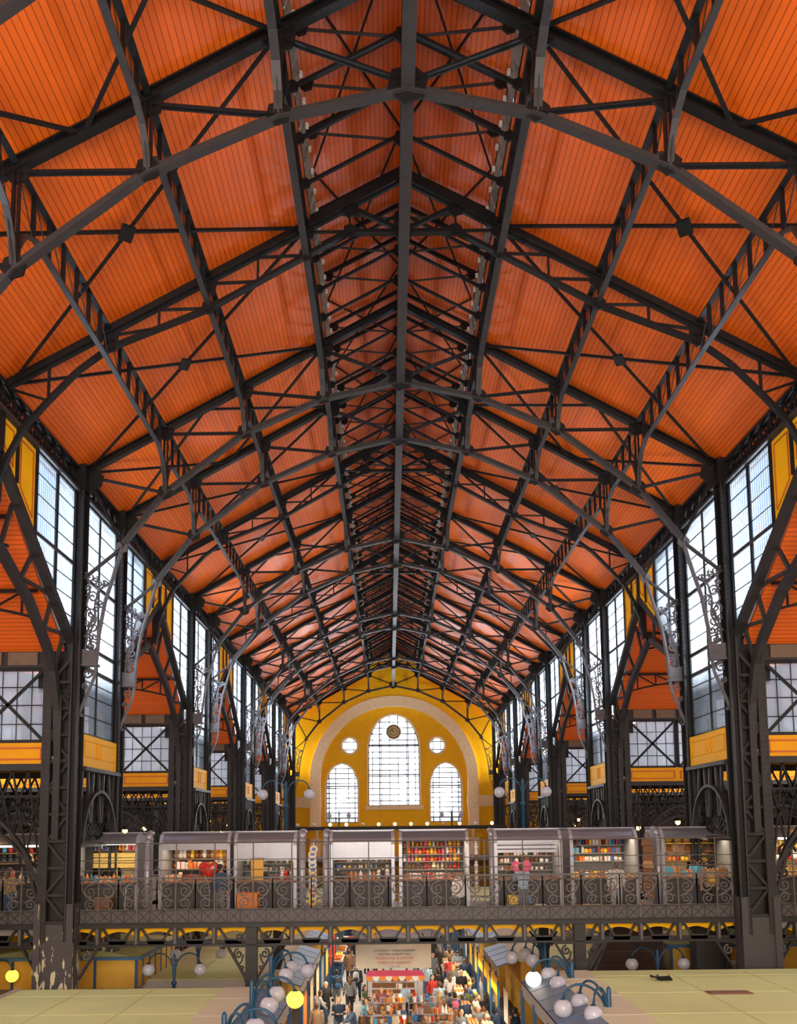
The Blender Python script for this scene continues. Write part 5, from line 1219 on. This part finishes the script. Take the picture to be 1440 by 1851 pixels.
stand(1.0, 31.2, 1.5, 1.0, .95, 'souvenir stand nearest the viewer at the bottom middle, right half', allc, 30, 'on the nearest middle stand, right half')
stand(-.7, 33.4, 1.5, .9, .9, 'souvenir stand just under the pink awning, left half', allc, 30, 'on the stand under the pink awning, left half')
stand(.7, 33.4, 1.1, .9, .9, 'souvenir stand just under the pink awning, right half', allc, 26, 'on the stand under the pink awning, right half')
stand(-.4, 37.5, 2.2, 1.0, .95, 'souvenir stand behind the pink awning', allc, 12, 'on the stand behind the pink awning')
stand(-.4, 43, 2.2, 1.0, .95, 'souvenir stand far along the middle of the hall', allc, 10, 'on the far middle stand')
# produce tables beside the aisle, with blue posts and yellow fascia
def produce(x, y, lab, where, cols):
    t = thing('produce_table', lab, 'table', (x, y, -H), 'produce tables along the kiosks')
    sx = -1 if x > 0 else 1
    MB().plate([(x-.55, y-1.1, -7.55+(.2 if sx > 0 else 0)), (x+.55, y-1.1, -7.35-(.0 if sx > 0 else -.0)), (x+.55, y+1.1, -7.35), (x-.55, y+1.1, -7.55+(.2 if sx > 0 else 0))], (0, 0, .06)).build('sloping_top', gm('cream'), t)
    MB().box(x-.5, x+.5, y-1.05, y+1.05, -H, -7.65).build('table_base', KBLUE, t)
    for i in range(4):
        for k in range(2):
            mb = MB(); cx_, cy_ = x-.26+.52*k, y-.8+.53*i; zz = -7.33; mb.box(cx_-.22, cx_+.22, cy_-.22, cy_+.22, zz, zz+.05); mb.build('tray', gm('tan'), t)
            c = rg.choice(cols)
            mb = MB()
            for q in range(9): mb.ball((cx_-.14+.14*(q % 3), cy_-.14+.14*(q//3), zz+.1), .075, 8, 5)
            o = mb.build('heaped_produce', gm(c), t, True); o['kind'] = 'stuff'
for i, y in enumerate((31.5, 34.4, 37.4, 41, 45)):
    produce(2.75+.12*i*0, y, 'heaped produce table on the right of the aisle, %s from the viewer' % ORD[i], '', ['cream', 'straw', 'tan', 'cream', 'white', 'brown', 'orange'])
for i, y in enumerate((47.5, 51, 54.5)):
    produce(-3.7, y, 'heaped produce table on the left of the aisle, %s from the viewer' % ORD[i], '', ['orange', 'yellow', 'brown', 'cream', 'white', 'red'])
fs_ = thing('yellow_fascia', 'yellow ribbed fascia on blue posts above the right produce tables', 'canopy', (3.35, 34, -H))
for i in range(6): MB().box(3.3, 3.36, 30.2+1.4*i, 31.5+1.4*i, -6.1, -5.55).build('ribbed_panel', YEL, fs_)
for i in range(4): MB().box(3.24, 3.32, 30.0+2.3*i, 30.08+2.3*i, -H, -5.5).build('blue_post', KBLUE, fs_)
for i, y in enumerate(frange(30, 46, 2.6)):
    for s in (-1, 1):
        c = rg.choice(['white', 'cream', 'orange', 'red', 'yellow', 'grey', 'brown'])
        t = thing('hanging_cloth', '%s textile hanging from the %s kiosk front, %s along the row' % (c, side(s), ORD[i]), 'textile', (s*3.62, y, -6.3), 'textiles hanging on the kiosk fronts'); mb = MB()
        for k in range(8): mb.plate([(s*3.6+.03*(k % 2), y+.13*k, -7.1), (s*3.6+.03*((k+1) % 2), y+.13*(k+1), -7.1), (s*3.6+.03*((k+1) % 2), y+.13*(k+1), -5.9), (s*3.6+.03*(k % 2), y+.13*k, -5.9)], (.008, 0, 0))
        mb.build('fabric', gm(c), t); MB().bar((s*3.6, y-.05, -5.88), (s*3.6, y+1.1, -5.88), .02, .02).build('rod', SILV, t)
# street-level glow lamps in the middle
for i, (x, y, z) in enumerate(((-.15, 33.2, -6.6), (-.05, 30.2, -6.75), (2.1, 30.6, -7.1))):
    t = thing('stand_lamp', 'small glaring bulb on a yellow stem above the souvenir stands, %s' % ('middle', 'lower left', 'lower right')[i], 'lamp', (x, y, z-.9)); MB().ball((x, y, z), .06, 10, 8).build('bulb', mat('hot_bulb', (1, .85, .55), .4, emit=14), t, True); MB().tube([(x, y, z-.9), (x, y, z-.05)], .025, 6).build('stem', gm('yellow'), t)

for y in (31, 36, 41, 47, 54):
    area('kiosk_row_light', (-3.0, y, H-5.6), (0, -.5, 0), .3, 3.5, 55, (1, .85, .6)); area('kiosk_row_light', (3.0, y, H-5.6), (0, .5, 0), .3, 3.5, 70, (1, .85, .6))
# ---------------------------------------------------------------- people
def remesh_body(pose):
    """one continuous skinned surface from tapered limbs, via a voxel remesh evaluated once"""
    J = pose; mb = MB()
    def limb(pts, rs, n=10):
        mb.tube(pts, rs, n)
        for p, r in zip(pts, rs): mb.ball(p, r, 8, 6)
    def torso(c0, c1):
        for (x, y, z, rx, ry) in (): pass
    # pelvis, belly, chest as overlapping ellipsoid lathes
    px, py, pz = J['pelvis']; cx, cy, cz = J['chest']; nx, ny, nz = J['neck']
    rings = [(px, py, pz-.08, .13, .10), (px, py, pz, .165, .12), (px+(cx-px)*.4, py+(cy-py)*.4, pz+(cz-pz)*.4, .14, .105), (px+(cx-px)*.75, py+(cy-py)*.75, pz+(cz-pz)*.75, .165, .12), (cx, cy, cz, .185, .12), (cx, cy, cz+.1, .165, .095), (nx, ny, nz-.06, .075, .07)]
    vs = []; N = 14
    for x, y, z, rx, ry in rings: vs += [(x+rx*cos(2*pi*i/N), y+ry*sin(2*pi*i/N), z) for i in range(N)]
    fs = [(r*N+i, r*N+(i+1) % N, (r+1)*N+(i+1) % N, (r+1)*N+i) for r in range(len(rings)-1) for i in range(N)]+[tuple(range(N))[::-1], tuple(range((len(rings)-1)*N, len(rings)*N))]
    mb.add(vs, fs)
    hx, hy, hz = J['head']; f = Vector((J.get('look', (0, -1)))+(0,)).normalized()
    limb([(nx, ny, nz-.08), (hx, hy, hz-.08)], [.06, .055])
    mb.lathe((hx, hy, hz), [(.01, -.125), (.045, -.115), (.066, -.07), (.078, 0), (.082, .05), (.07, .09), (.04, .12), (.01, .128)], 14, 1, 1.08)
    nose = Vector((hx, hy, hz))+f*.085; mb.ball(nose+Vector((0, 0, -.01)), .016, 6, 5, 1, 1, 1.4); mb.ball(nose+Vector((0, 0, -.062))-f*.012, .02, 6, 4, 1, 1, .5); mb.ball(Vector((hx, hy, hz-.1))+f*.06, .026, 6, 4)
    sd = Vector((f.y, -f.x, 0))
    for s in (-1, 1):
        mb.ball(Vector((hx, hy, hz))+sd*.085*s, .022, 6, 5, 1, 1, 1.3)
        mb.ball(Vector((hx, hy, hz+.02))+f*.07+sd*.03*s, .014, 6, 4)
    for s, k in ((-1, 'L'), (1, 'R')):
        sh = J['sh'+k]; el = J['el'+k]; wr = J['wr'+k]
        limb([(cx+(sh[0]-cx)*.5, cy+(sh[1]-cy)*.5, cz+.05), sh, tuple((Vector(sh)+Vector(el))/2), el], [.07, .06, .05, .041]); limb([el, tuple(Vector(el).lerp(Vector(wr), .35)), wr], [.041, .042, .027])
        d = (Vector(wr)-Vector(el)).normalized(); a = Vector((0, 1, 0)) if abs(d.y) < .8 else Vector((1, 0, 0)); u = d.cross(a).normalized(); v = u.cross(d).normalized(); w0 = Vector(wr)
        pc = w0+d*.05; mb.ball(pc, .036, 8, 6, 1, 1, 1); mb.ball(w0+d*.08, .034, 8, 6)
        for q, (ln, o) in enumerate(((.07, -.03), (.08, -.01), (.076, .01), (.06, .03))):
            b0 = w0+d*.085+v*o; b1 = b0+d*ln*.5+v*o*.15; b2 = b1+(d*.75+u*.6).normalized()*ln*.5; mb.tube([b0, b1, b2], [.0105, .010, .009], 6)
        t0 = w0+d*.03-v*.03; mb.tube([t0, t0+(d-v*.9).normalized()*.04, t0+(d-v*.45).normalized()*.075], [.013, .012, .010], 6)
        hp = J['hip'+k]; kn = J['kn'+k]; an = J['an'+k]
        limb([hp, tuple(Vector(hp).lerp(Vector(kn), .4)), kn], [.095, .085, .057]); limb([kn, tuple(Vector(kn).lerp(Vector(an), .3)), an], [.055, .06, .038])
        ff = Vector((J.get('foot', (0, -1)))+(0,)).normalized(); mb.tube([Vector(an)-ff*.05+Vector((0, 0, -.045)), Vector(an)+ff*.06+Vector((0, 0, -.04)), Vector(an)+ff*.17+Vector((0, 0, -.055))], [.04, .042, .028], 8)
    me = bpy.data.meshes.new('figure'); me.from_pydata(mb.v, [], mb.f)
    o = bpy.data.objects.new('tmp', me); COL.objects.link(o); md = o.modifiers.new('r', 'REMESH'); md.mode = 'VOXEL'; md.voxel_size = .0125; md.use_smooth_shade = True
    sm_ = o.modifiers.new('s', 'SMOOTH'); sm_.iterations = 2; sm_.factor = .4
    dg = bpy.context.evaluated_depsgraph_get(); m2 = bpy.data.meshes.new_from_object(o.evaluated_get(dg)); m2.name = 'figure'
    bpy.data.objects.remove(o); bpy.data.meshes.remove(me); m2.materials.clear(); return m2
def pose(kind):
    P = dict(pelvis=(0, 0, .93), chest=(0, 0, 1.28), neck=(0, 0, 1.47), head=(0, -.015, 1.6), shL=(-.19, 0, 1.38), shR=(.19, 0, 1.38), elL=(-.25, .02, 1.1), elR=(.25, .02, 1.1), wrL=(-.26, -.04, .86), wrR=(.26, -.04, .86),
             hipL=(-.09, 0, .88), hipR=(.09, 0, .88), knL=(-.1, -.01, .48), knR=(.1, -.01, .48), anL=(-.11, .01, .09), anR=(.11, .01, .09))
    if kind == 'walk': P.update(knL=(-.1, -.16, .5), anL=(-.1, -.22, .09), knR=(.1, -.02, .49), anR=(.1, .24, .12), wrL=(-.26, .12, .88), wrR=(.25, -.2, .9), elL=(-.25, .08, 1.1), elR=(.25, -.02, 1.1))
    if kind == 'hold': P.update(elL=(-.24, -.02, 1.1), elR=(.24, -.02, 1.1), wrL=(-.1, -.24, 1.14), wrR=(.1, -.24, 1.14))
    if kind == 'reach': P.update(chest=(0, -.08, 1.26), neck=(0, -.16, 1.43), head=(0, -.22, 1.55), shL=(-.19, -.1, 1.36), shR=(.19, -.1, 1.36), elL=(-.24, -.2, 1.13), elR=(.25, -.26, 1.2), wrL=(-.2, -.34, 1.0), wrR=(.2, -.5, 1.1))
    return P
RAW = {k: remesh_body(pose(k)) for k in ('stand', 'walk', 'hold', 'reach')}
def skin_mesh(k, m_):
    me = RAW[k].copy(); me.materials.append(m_); return me
SM = {}
def sleeve(P, k, long_=True):
    mb = MB(); r = 1.28
    for s in 'LR':
        sh, el, wr = P['sh'+s], P['el'+s], P['wr'+s]; c = P['chest']
        pts = [((c[0]+sh[0])/2, (c[1]+sh[1])/2, c[2]+.08), sh, tuple((Vector(sh)+Vector(el))/2), el]; rs = [.085, .078, .066, .057]
        if long_: pts += [tuple(Vector(el).lerp(Vector(wr), .5)), tuple(Vector(el).lerp(Vector(wr), .93))]; rs += [.052, .042]
        mb.tube(pts, rs, 10); mb.ball(sh, .079, 10, 8)
    return mb
def clothes(k, style):
    key = (k, style)
    if key in SM: return SM[key]
    P = pose(k); px, py, pz = P['pelvis']; cx, cy, cz = P['chest']; nx, ny, nz = P['neck']; mb = sleeve(P, k, style != 'tank') if style != 'tank' else MB(); N = 16
    hem = {'coat': .62, 'jacket': .86, 'shirt': .9, 'tank': .92}[style]
    rings = [(px, py, hem, .20 if hem < .7 else .18, .16 if hem < .7 else .145), (px, py, .95, .182, .14), (px+(cx-px)*.45, py+(cy-py)*.45, 1.1, .165, .13), (px+(cx-px)*.8, py+(cy-py)*.8, 1.22, .185, .14), (cx, cy, cz+.02, .2, .14), (cx, cy, cz+.12, .165, .11), (nx, ny, nz-.04, .085, .08), (nx, ny, nz, .075, .072)]
    if style == 'tank': rings = rings[:-2]+[(nx, ny, nz-.05, .11, .085)]
    vs = []
    for x, y, z, rx, ry in rings: vs += [(x+rx*cos(2*pi*i/N), y+ry*sin(2*pi*i/N), z) for i in range(N)]
    fs = [(r*N+i, r*N+(i+1) % N, (r+1)*N+(i+1) % N, (r+1)*N+i) for r in range(len(rings)-1) for i in range(N)]; mb.add(vs, fs)
    tr = MB()
    for s in 'LR':
        hp, kn, an = P['hip'+s], P['kn'+s], P['an'+s]
        tr.tube([(hp[0], hp[1], hp[2]+.04), tuple(Vector(hp).lerp(Vector(kn), .4)), kn, tuple(Vector(kn).lerp(Vector(an), .4)), tuple(Vector(kn).lerp(Vector(an), .95))], [.115, .102, .076, .072, .062], 12)
    tr.lathe((px, py, 0), [(.16, .82), (.182, .9), (.17, 1.0)], 14, 1, .76)
    sh = MB()
    for s in 'LR':
        an = Vector(P['an'+s]); sh.tube([an+Vector((0, .07, -.05)), an+Vector((0, -.06, -.045)), an+Vector((0, -.19, -.06))], [.05, .052, .036], 8)
    hr = {}
    hx, hy, hz = P['head']
    for st_ in ('short', 'long', 'cap'):
        h = MB()
        if st_ == 'cap': h.lathe((hx, hy, hz+.03), [(.098, 0), (.1, .03), (.085, .08), (.03, .115)], 14); h.lathe((hx, hy, hz+.11), [(.04, 0), (.02, .03)], 8)
        else:
            h.lathe((hx, hy+.02, hz+.01), [(.078, -.03), (.092, .03), (.088, .08), (.05, .12), (.01, .132)], 14, 1, 1.0); h.ball((hx, hy+.045, hz-.02), .075, 12, 8, 1.08, .7, 1.2)
            if st_ == 'long': h.tube([(hx, hy+.06, hz+.02), (hx, hy+.085, hz-.12), (hx, hy+.1, hz-.28)], [.085, .09, .06], 12)
        hr[st_] = h
    def mk(m_):
        me = bpy.data.meshes.new('garment'); me.from_pydata(m_.v, [], m_.f); bmx = bmesh.new(); bmx.from_mesh(me); bmesh.ops.recalc_face_normals(bmx, faces=bmx.faces); bmx.to_mesh(me); bmx.free(); me.polygons.foreach_set('use_smooth', [True]*len(me.polygons)); return me
    SM[key] = dict(top=mk(mb), trousers=mk(tr), shoes=mk(sh), **{h: mk(v) for h, v in hr.items()}); return SM[key]
HC = dict(dark=(.025, .018, .014), brown=(.11, .055, .03), blond=(.42, .27, .12), grey=(.40, .38, .36))
def person(x, y, zf, rot, kind, style, topc, legc, hair, hairc, label, grp='people in the middle aisle', scale=1.0, skin=None, pack=None):
    t = thing('person', label, 'person', (x, y, zf), grp); t.rotation_euler = (0, 0, rot); t.scale = (scale,)*3
    def ch(nm, me, m_):
        me = me.copy() if len(me.materials) else me.copy(); me.materials.clear(); me.materials.append(m_); o = bpy.data.objects.new(nm, me); COL.objects.link(o); o.parent = t; return o
    cl = clothes(kind, style)
    b = bpy.data.objects.new('figure', skin_m(kind, skin or SKIN)); COL.objects.link(b); b.parent = t
    col = lambda c: mat('cloth_%s' % str(c), c, .85, 0, .25, 12)
    ch({'coat': 'coat', 'jacket': 'jacket', 'shirt': 'shirt', 'tank': 'tank_top'}[style], cl['top'], col(topc)); ch('trousers', cl['trousers'], col(legc)); ch('shoes', cl['shoes'], col((.05, .045, .045)))
    ch('hat' if hair == 'cap' else 'hair', cl[hair], mat('hair_'+hairc, HC[hairc], .6) if hairc in HC else gm(hairc))
    if pack:
        k = thing('backpack', '%s backpack on the back of the %s' % (pack[0], pack[2]), 'backpack', (x, y, zf+1.0), 'backpacks'); k.rotation_euler = (0, 0, rot); k.scale = (scale,)*3
        k['_o'] = (0, 0, 1.0); c = gm(pack[0])
        MB().lathe((0, .24, .95), [(.06, 0), (.15, .03), (.165, .2), (.15, .38), (.08, .47), (.02, .48)], 12, 1, .62).build('pack_body', c, k, True); MB().lathe((0, .33, .98), [(.05, 0), (.11, .03), (.11, .16), (.05, .22)], 10, 1, .5).build('front_pocket', gm(pack[1]), k, True)
        for s in (-1, 1): MB().tube([(s*.1, .15, 1.38), (s*.12, -.02, 1.43), (s*.13, -.15, 1.3), (s*.16, -.1, 1.1), (s*.14, .12, 1.02)], .016, 6).build('shoulder_strap', c, k)
        k['_o'] = (x, y, zf+1.0)
    return t
SKM = {}
def skin_m(k, m_):
    if (k, m_.name) not in SKM: SKM[(k, m_.name)] = skin_mesh(k, m_)
    return SKM[(k, m_.name)]
navy = (.015, .03, .07); blue = (.03, .12, .25); sky = (.35, .50, .65); blk = (.02, .02, .024); wht = (.65, .65, .65); gry = (.16, .17, .19); tan_ = (.35, .22, .13); red_ = (.55, .04, .04); jean = (.06, .10, .18); grn = (.09, .11, .05); pinkc = (.6, .1, .2)
Fz = -8.4
ppl = [
 (-3.05, 39.6, 3.3, 'stand', 'jacket', blue, gry, 'short', 'dark', 'person in a teal jacket with dark backpack walking away at the left', SKIN, ('black', 'blue', 'person in the teal jacket')),
 (-2.15, 41.0, 3.0, 'walk', 'jacket', navy, navy, 'short', 'dark', 'person in navy seen from behind with a pale grey backpack, left of the banner', SKIN, ('grey', 'black', 'person in navy left of the banner')),
 (-1.62, 36.3, 1.2, 'hold', 'jacket', grn, jean, 'long', 'dark', 'dark-haired person in olive sitting low beside the stand under the banner', SKIN, None),
 (-2.55, 33.2, .2, 'hold', 'jacket', navy, jean, 'short', 'blond', 'person in navy jacket facing the viewer with folded arms, lower left', SKIN, None),
 (-3.35, 32.4, 3.4, 'stand', 'coat', tan_, gry, 'short', 'brown', 'person in a long tan coat at the lower left', SKIN, None),
 (-1.45, 33.2, -.5, 'stand', 'shirt', sky, blk, 'short', 'dark', 'man in light blue shirt and black vest looking left, lower left of the stands', SKIN, None),
 (-1.9, 32.0, -1.2, 'reach', 'jacket', jean, jean, 'short', 'brown', 'person bending forward in a denim jacket beside the man in the vest', SKIN, None),
 (-2.75, 45.8, 2.9, 'stand', 'coat', tan_, navy, 'short', 'brown', 'person in a rust brown coat farther back on the left', SKIN, None),
 (-1.9, 48.6, .5, 'stand', 'jacket', navy, blk, 'long', 'dark', 'long-haired person in navy left of the banner, far back', SKIN, None),
 (-2.6, 50.2, 3.5, 'walk', 'jacket', blk, gry, 'short', 'dark', 'person in black walking away far back on the left', SKIN, None),
 (.1, 36.4, 2.4, 'hold', 'shirt', sky, navy, 'short', 'brown', 'person in a pale blue shirt browsing under the pink awning', SKIN, None),
 (1.55, 36.5, 3.2, 'stand', 'shirt', sky, jean, 'short', 'brown', 'person in a light blue shirt from behind in the crowd right of the stands', SKIN, None),
 (2.05, 34.2, 3.1, 'stand', 'jacket', jean, blk, 'short', 'dark', 'person in a dark blue top carrying a bright pink and navy backpack', SKIN, ('pink', 'blue', 'person in the dark blue top')),
 (1.75, 34.9, 3.2, 'stand', 'jacket', gry, jean, 'short', 'brown', 'tall person in a blue-grey jacket left of the pink backpack', SKIN, None),
 (2.15, 38.4, 3.2, 'walk', 'shirt', wht, jean, 'long', 'brown', 'brown-haired person in white amid the crowd right of the banner', SKIN, None),
 (1.7, 39.6, 2.9, 'stand', 'jacket', blk, blk, 'short', 'dark', 'person in black standing just right of the banner', SKIN, None),
 (2.45, 40.5, 3.1, 'walk', 'coat', gry, blk, 'long', 'blond', 'fair-haired person in a grey coat right of the banner', SKIN, None),
 (2.7, 36.3, 2.2, 'reach', 'jacket', blue, jean, 'cap', 'yellow', 'person in navy with a yellow woolly hat leaning to the produce table', SKIN, None),
 (2.95, 37.6, 2.0, 'reach', 'jacket', navy, navy, 'short', 'brown', 'person in navy bending to the table behind the yellow hat', SKIN, None),
 (2.72, 39.0, .3, 'stand', 'jacket', blk, blk, 'short', 'grey', 'grey-haired person in black facing the viewer by the produce tables', SKIN, None),
 (3.2, 42.6, 3.0, 'stand', 'jacket', navy, navy, 'short', 'brown', 'person in a quilted navy jacket seen from behind, farther back', SKIN, None),
 (2.2, 47.0, 3.3, 'walk', 'coat', blk, blk, 'long', 'brown', 'left one of a couple in black walking away beyond the banner', SKIN, None),
 (2.75, 47.2, 3.3, 'walk', 'jacket', tan_, blk, 'long', 'dark', 'right one of a couple walking away, brown jacket and black leggings', SKIN, None),
 (3.9, 43.4, 1.6, 'stand', 'shirt', gry, gry, 'short', 'dark', 'grey-shirted seller behind the far produce table', SKIN, None),
 (3.75, 39.8, 1.8, 'reach', 'shirt', wht, wht, 'short', 'blond', 'fair seller in white leaning over the produce table', SKIN, None),
 (4.0, 37.9, 1.9, 'hold', 'shirt', red_, gry, 'short', 'grey', 'grey-haired seller in red behind the produce', SKIN, None),
 (3.95, 36.1, 1.6, 'hold', 'shirt', wht, gry, 'short', 'dark', 'dark-haired seller in a striped white top behind the produce', SKIN, None),
 (2.35, 33.0, 3.6, 'stand', 'jacket', navy, blk, 'cap', 'black', 'person in navy with a black cap bending beside the pink backpack', SKIN, None),
 (2.75, 31.9, .1, 'stand', 'jacket', gry, jean, 'short', 'grey', 'grey-haired person in slate jacket facing the viewer, lower right', SKIN, None),
 (2.05, 31.2, .4, 'stand', 'jacket', gry, jean, 'long', 'brown', 'long-haired brunette facing the viewer at the bottom right of the stands', SKIN, None),
 (3.25, 33.9, 3.0, 'stand', 'jacket', blk, blk, 'long', 'dark', 'person in black with long dark hair near the produce table', SKIN, None),
 (4.05, 31.3, 3.1, 'stand', 'tank', navy, jean, 'short', 'dark', 'man in a dark tank top seen from behind at the lower right', SKIN, None),
 (3.4, 31.3, 2.8, 'stand', 'jacket', navy, jean, 'short', 'dark', 'dark-haired person in navy at the bottom right beside the tank top', SKIN, None),
 (1.25, 41.5, 3.2, 'walk', 'jacket', sky, jean, 'short', 'dark', 'person in pale blue far right of the banner edge', SKIN, None),
 (1.5, 53.0, 3.1, 'walk', 'jacket', wht, gry, 'short', 'brown', 'distant person in white beyond the footbridge girder', SKIN, None),
 (-1.6, 55.0, 3.1, 'stand', 'coat', tan_, gry, 'long', 'blond', 'distant person in tan beyond the footbridge girder, left of middle', SKIN, None),
 (-2.35, 38.0, 3.3, 'walk', 'jacket', gry, blk, 'long', 'brown', 'long-haired person in a slate jacket between the teal jacket and the banner', SKIN, None),
 (-3.3, 36.4, .6, 'walk', 'coat', blk, jean, 'short', 'grey', 'grey-haired person in a black coat coming towards the viewer on the left', SKIN, None),
 (-2.95, 53.5, 3.0, 'walk', 'jacket', red_, gry, 'short', 'dark', 'distant person in red on the left beyond the footbridge', SKIN, None),
 (-2.1, 58.0, .1, 'walk', 'jacket', gry, gry, 'short', 'dark', 'distant person in grey walking this way on the left', SKIN, None),
 (1.35, 38.3, .4, 'stand', 'jacket', red_, jean, 'long', 'dark', 'dark-haired person in red facing the viewer right of the awning', SKIN, None),
 (2.6, 35.1, 2.9, 'stand', 'jacket', grn, blk, 'short', 'brown', 'person in olive green beside the yellow hat', SKIN, None),
 (1.4, 34.4, 3.0, 'reach', 'coat', tan_, gry, 'long', 'blond', 'fair-haired person in a tan coat at the right end of the souvenir stands', SKIN, None),
 (2.5, 43.4, 3.3, 'walk', 'jacket', red_, jean, 'short', 'brown', 'person in a red jacket walking away behind the grey coat', SKIN, None),
 (1.7, 44.6, .2, 'walk', 'coat', gry, blk, 'long', 'dark', 'person in a grey coat coming this way far right of the banner', SKIN, None),
 (3.05, 45.0, 3.1, 'stand', 'jacket', sky, jean, 'cap', 'black', 'person in light blue with a black cap at the far produce table', SKIN, None),
 (2.0, 50.5, 3.2, 'walk', 'jacket', blk, gry, 'short', 'grey', 'distant grey-haired person in black right of the middle', SKIN, None),
 (2.9, 54.0, 0, 'walk', 'jacket', navy, jean, 'long', 'blond', 'distant fair person in navy walking this way on the right', SKIN, None),
 (.9, 47.5, 2.8, 'stand', 'jacket', wht, jean, 'long', 'dark', 'dark-haired person in white behind the banner, right of centre', SKIN, None),
 (1.75, 32.4, 3.0, 'hold', 'jacket', (.25, .12, .05), jean, 'short', 'dark', 'person in rust brown at the nearest souvenir stand, right side', SKIN, None),
 (.35, 33.9, 3.2, 'reach', 'shirt', blk, jean, 'long', 'brown', 'long-haired person in black leaning over the stand under the awning', SKIN, None),
 (-.9, 35.6, .1, 'hold', 'shirt', (.3, .1, .1), gry, 'short', 'dark', 'seller in maroon behind the stand under the awning', SKIN, None),
 (-.2, 32.2, 3.0, 'reach', 'jacket', blue, jean, 'short', 'brown', 'person in deep blue between the two nearest souvenir stands', SKIN, None),
 (-3.6, 35.0, 2.2, 'reach', 'shirt', wht, jean, 'short', 'brown', 'white-shirted person at the left kiosk front behind the lamps', SKIN, None)]
for (x, y, r, k, st_, tc, lc, h, hc, lab, sk_, pk) in ppl: person(x, y, Fz, r, k, st_, tc, lc, h, hc, lab, scale=rg.uniform(.96, 1.04), skin=sk_, pack=pk)
bz = -2.86
person(6.75, 26.9, bz, 2.9, 'stand', 'jacket', (.6, .6, .58), (.35, .35, .36), 'short', 'brown', 'visitor in white patterned clothes at the bottle stall on the bridge', 'people on the footbridge', .95)
person(-5.95, 26.9, bz, 2.6, 'stand', 'jacket', jean, gry, 'short', 'dark', 'visitor in denim blue beside the red heart balloon', 'people on the footbridge', .98)
person(3.75, 26.8, bz, 3.3, 'reach', 'jacket', sky, gry, 'short', 'brown', 'visitor in pale blue under the pink heart balloon', 'people on the footbridge', .95)
person(-4.9, 28.3, bz, .2, 'hold', 'shirt', blk, blk, 'short', 'dark', 'seller in black behind the orange crate', 'people on the footbridge', .9)
person(9.7, 26.8, bz, 3.0, 'stand', 'jacket', tan_, blk, 'long', 'dark', 'visitor in brown with a patterned backpack at the hat stall', 'people on the footbridge', .97, None, ('tan', 'straw', 'visitor in brown'))
person(-12.7, 26.9, bz, 2.7, 'stand', 'jacket', (.45, .3, .12), jean, 'long', 'brown', 'visitor in ochre beside the left stall beyond the column', 'people on the footbridge', .95)
for o in list(bpy.data.objects):
    if '_o' in o: del o['_o']
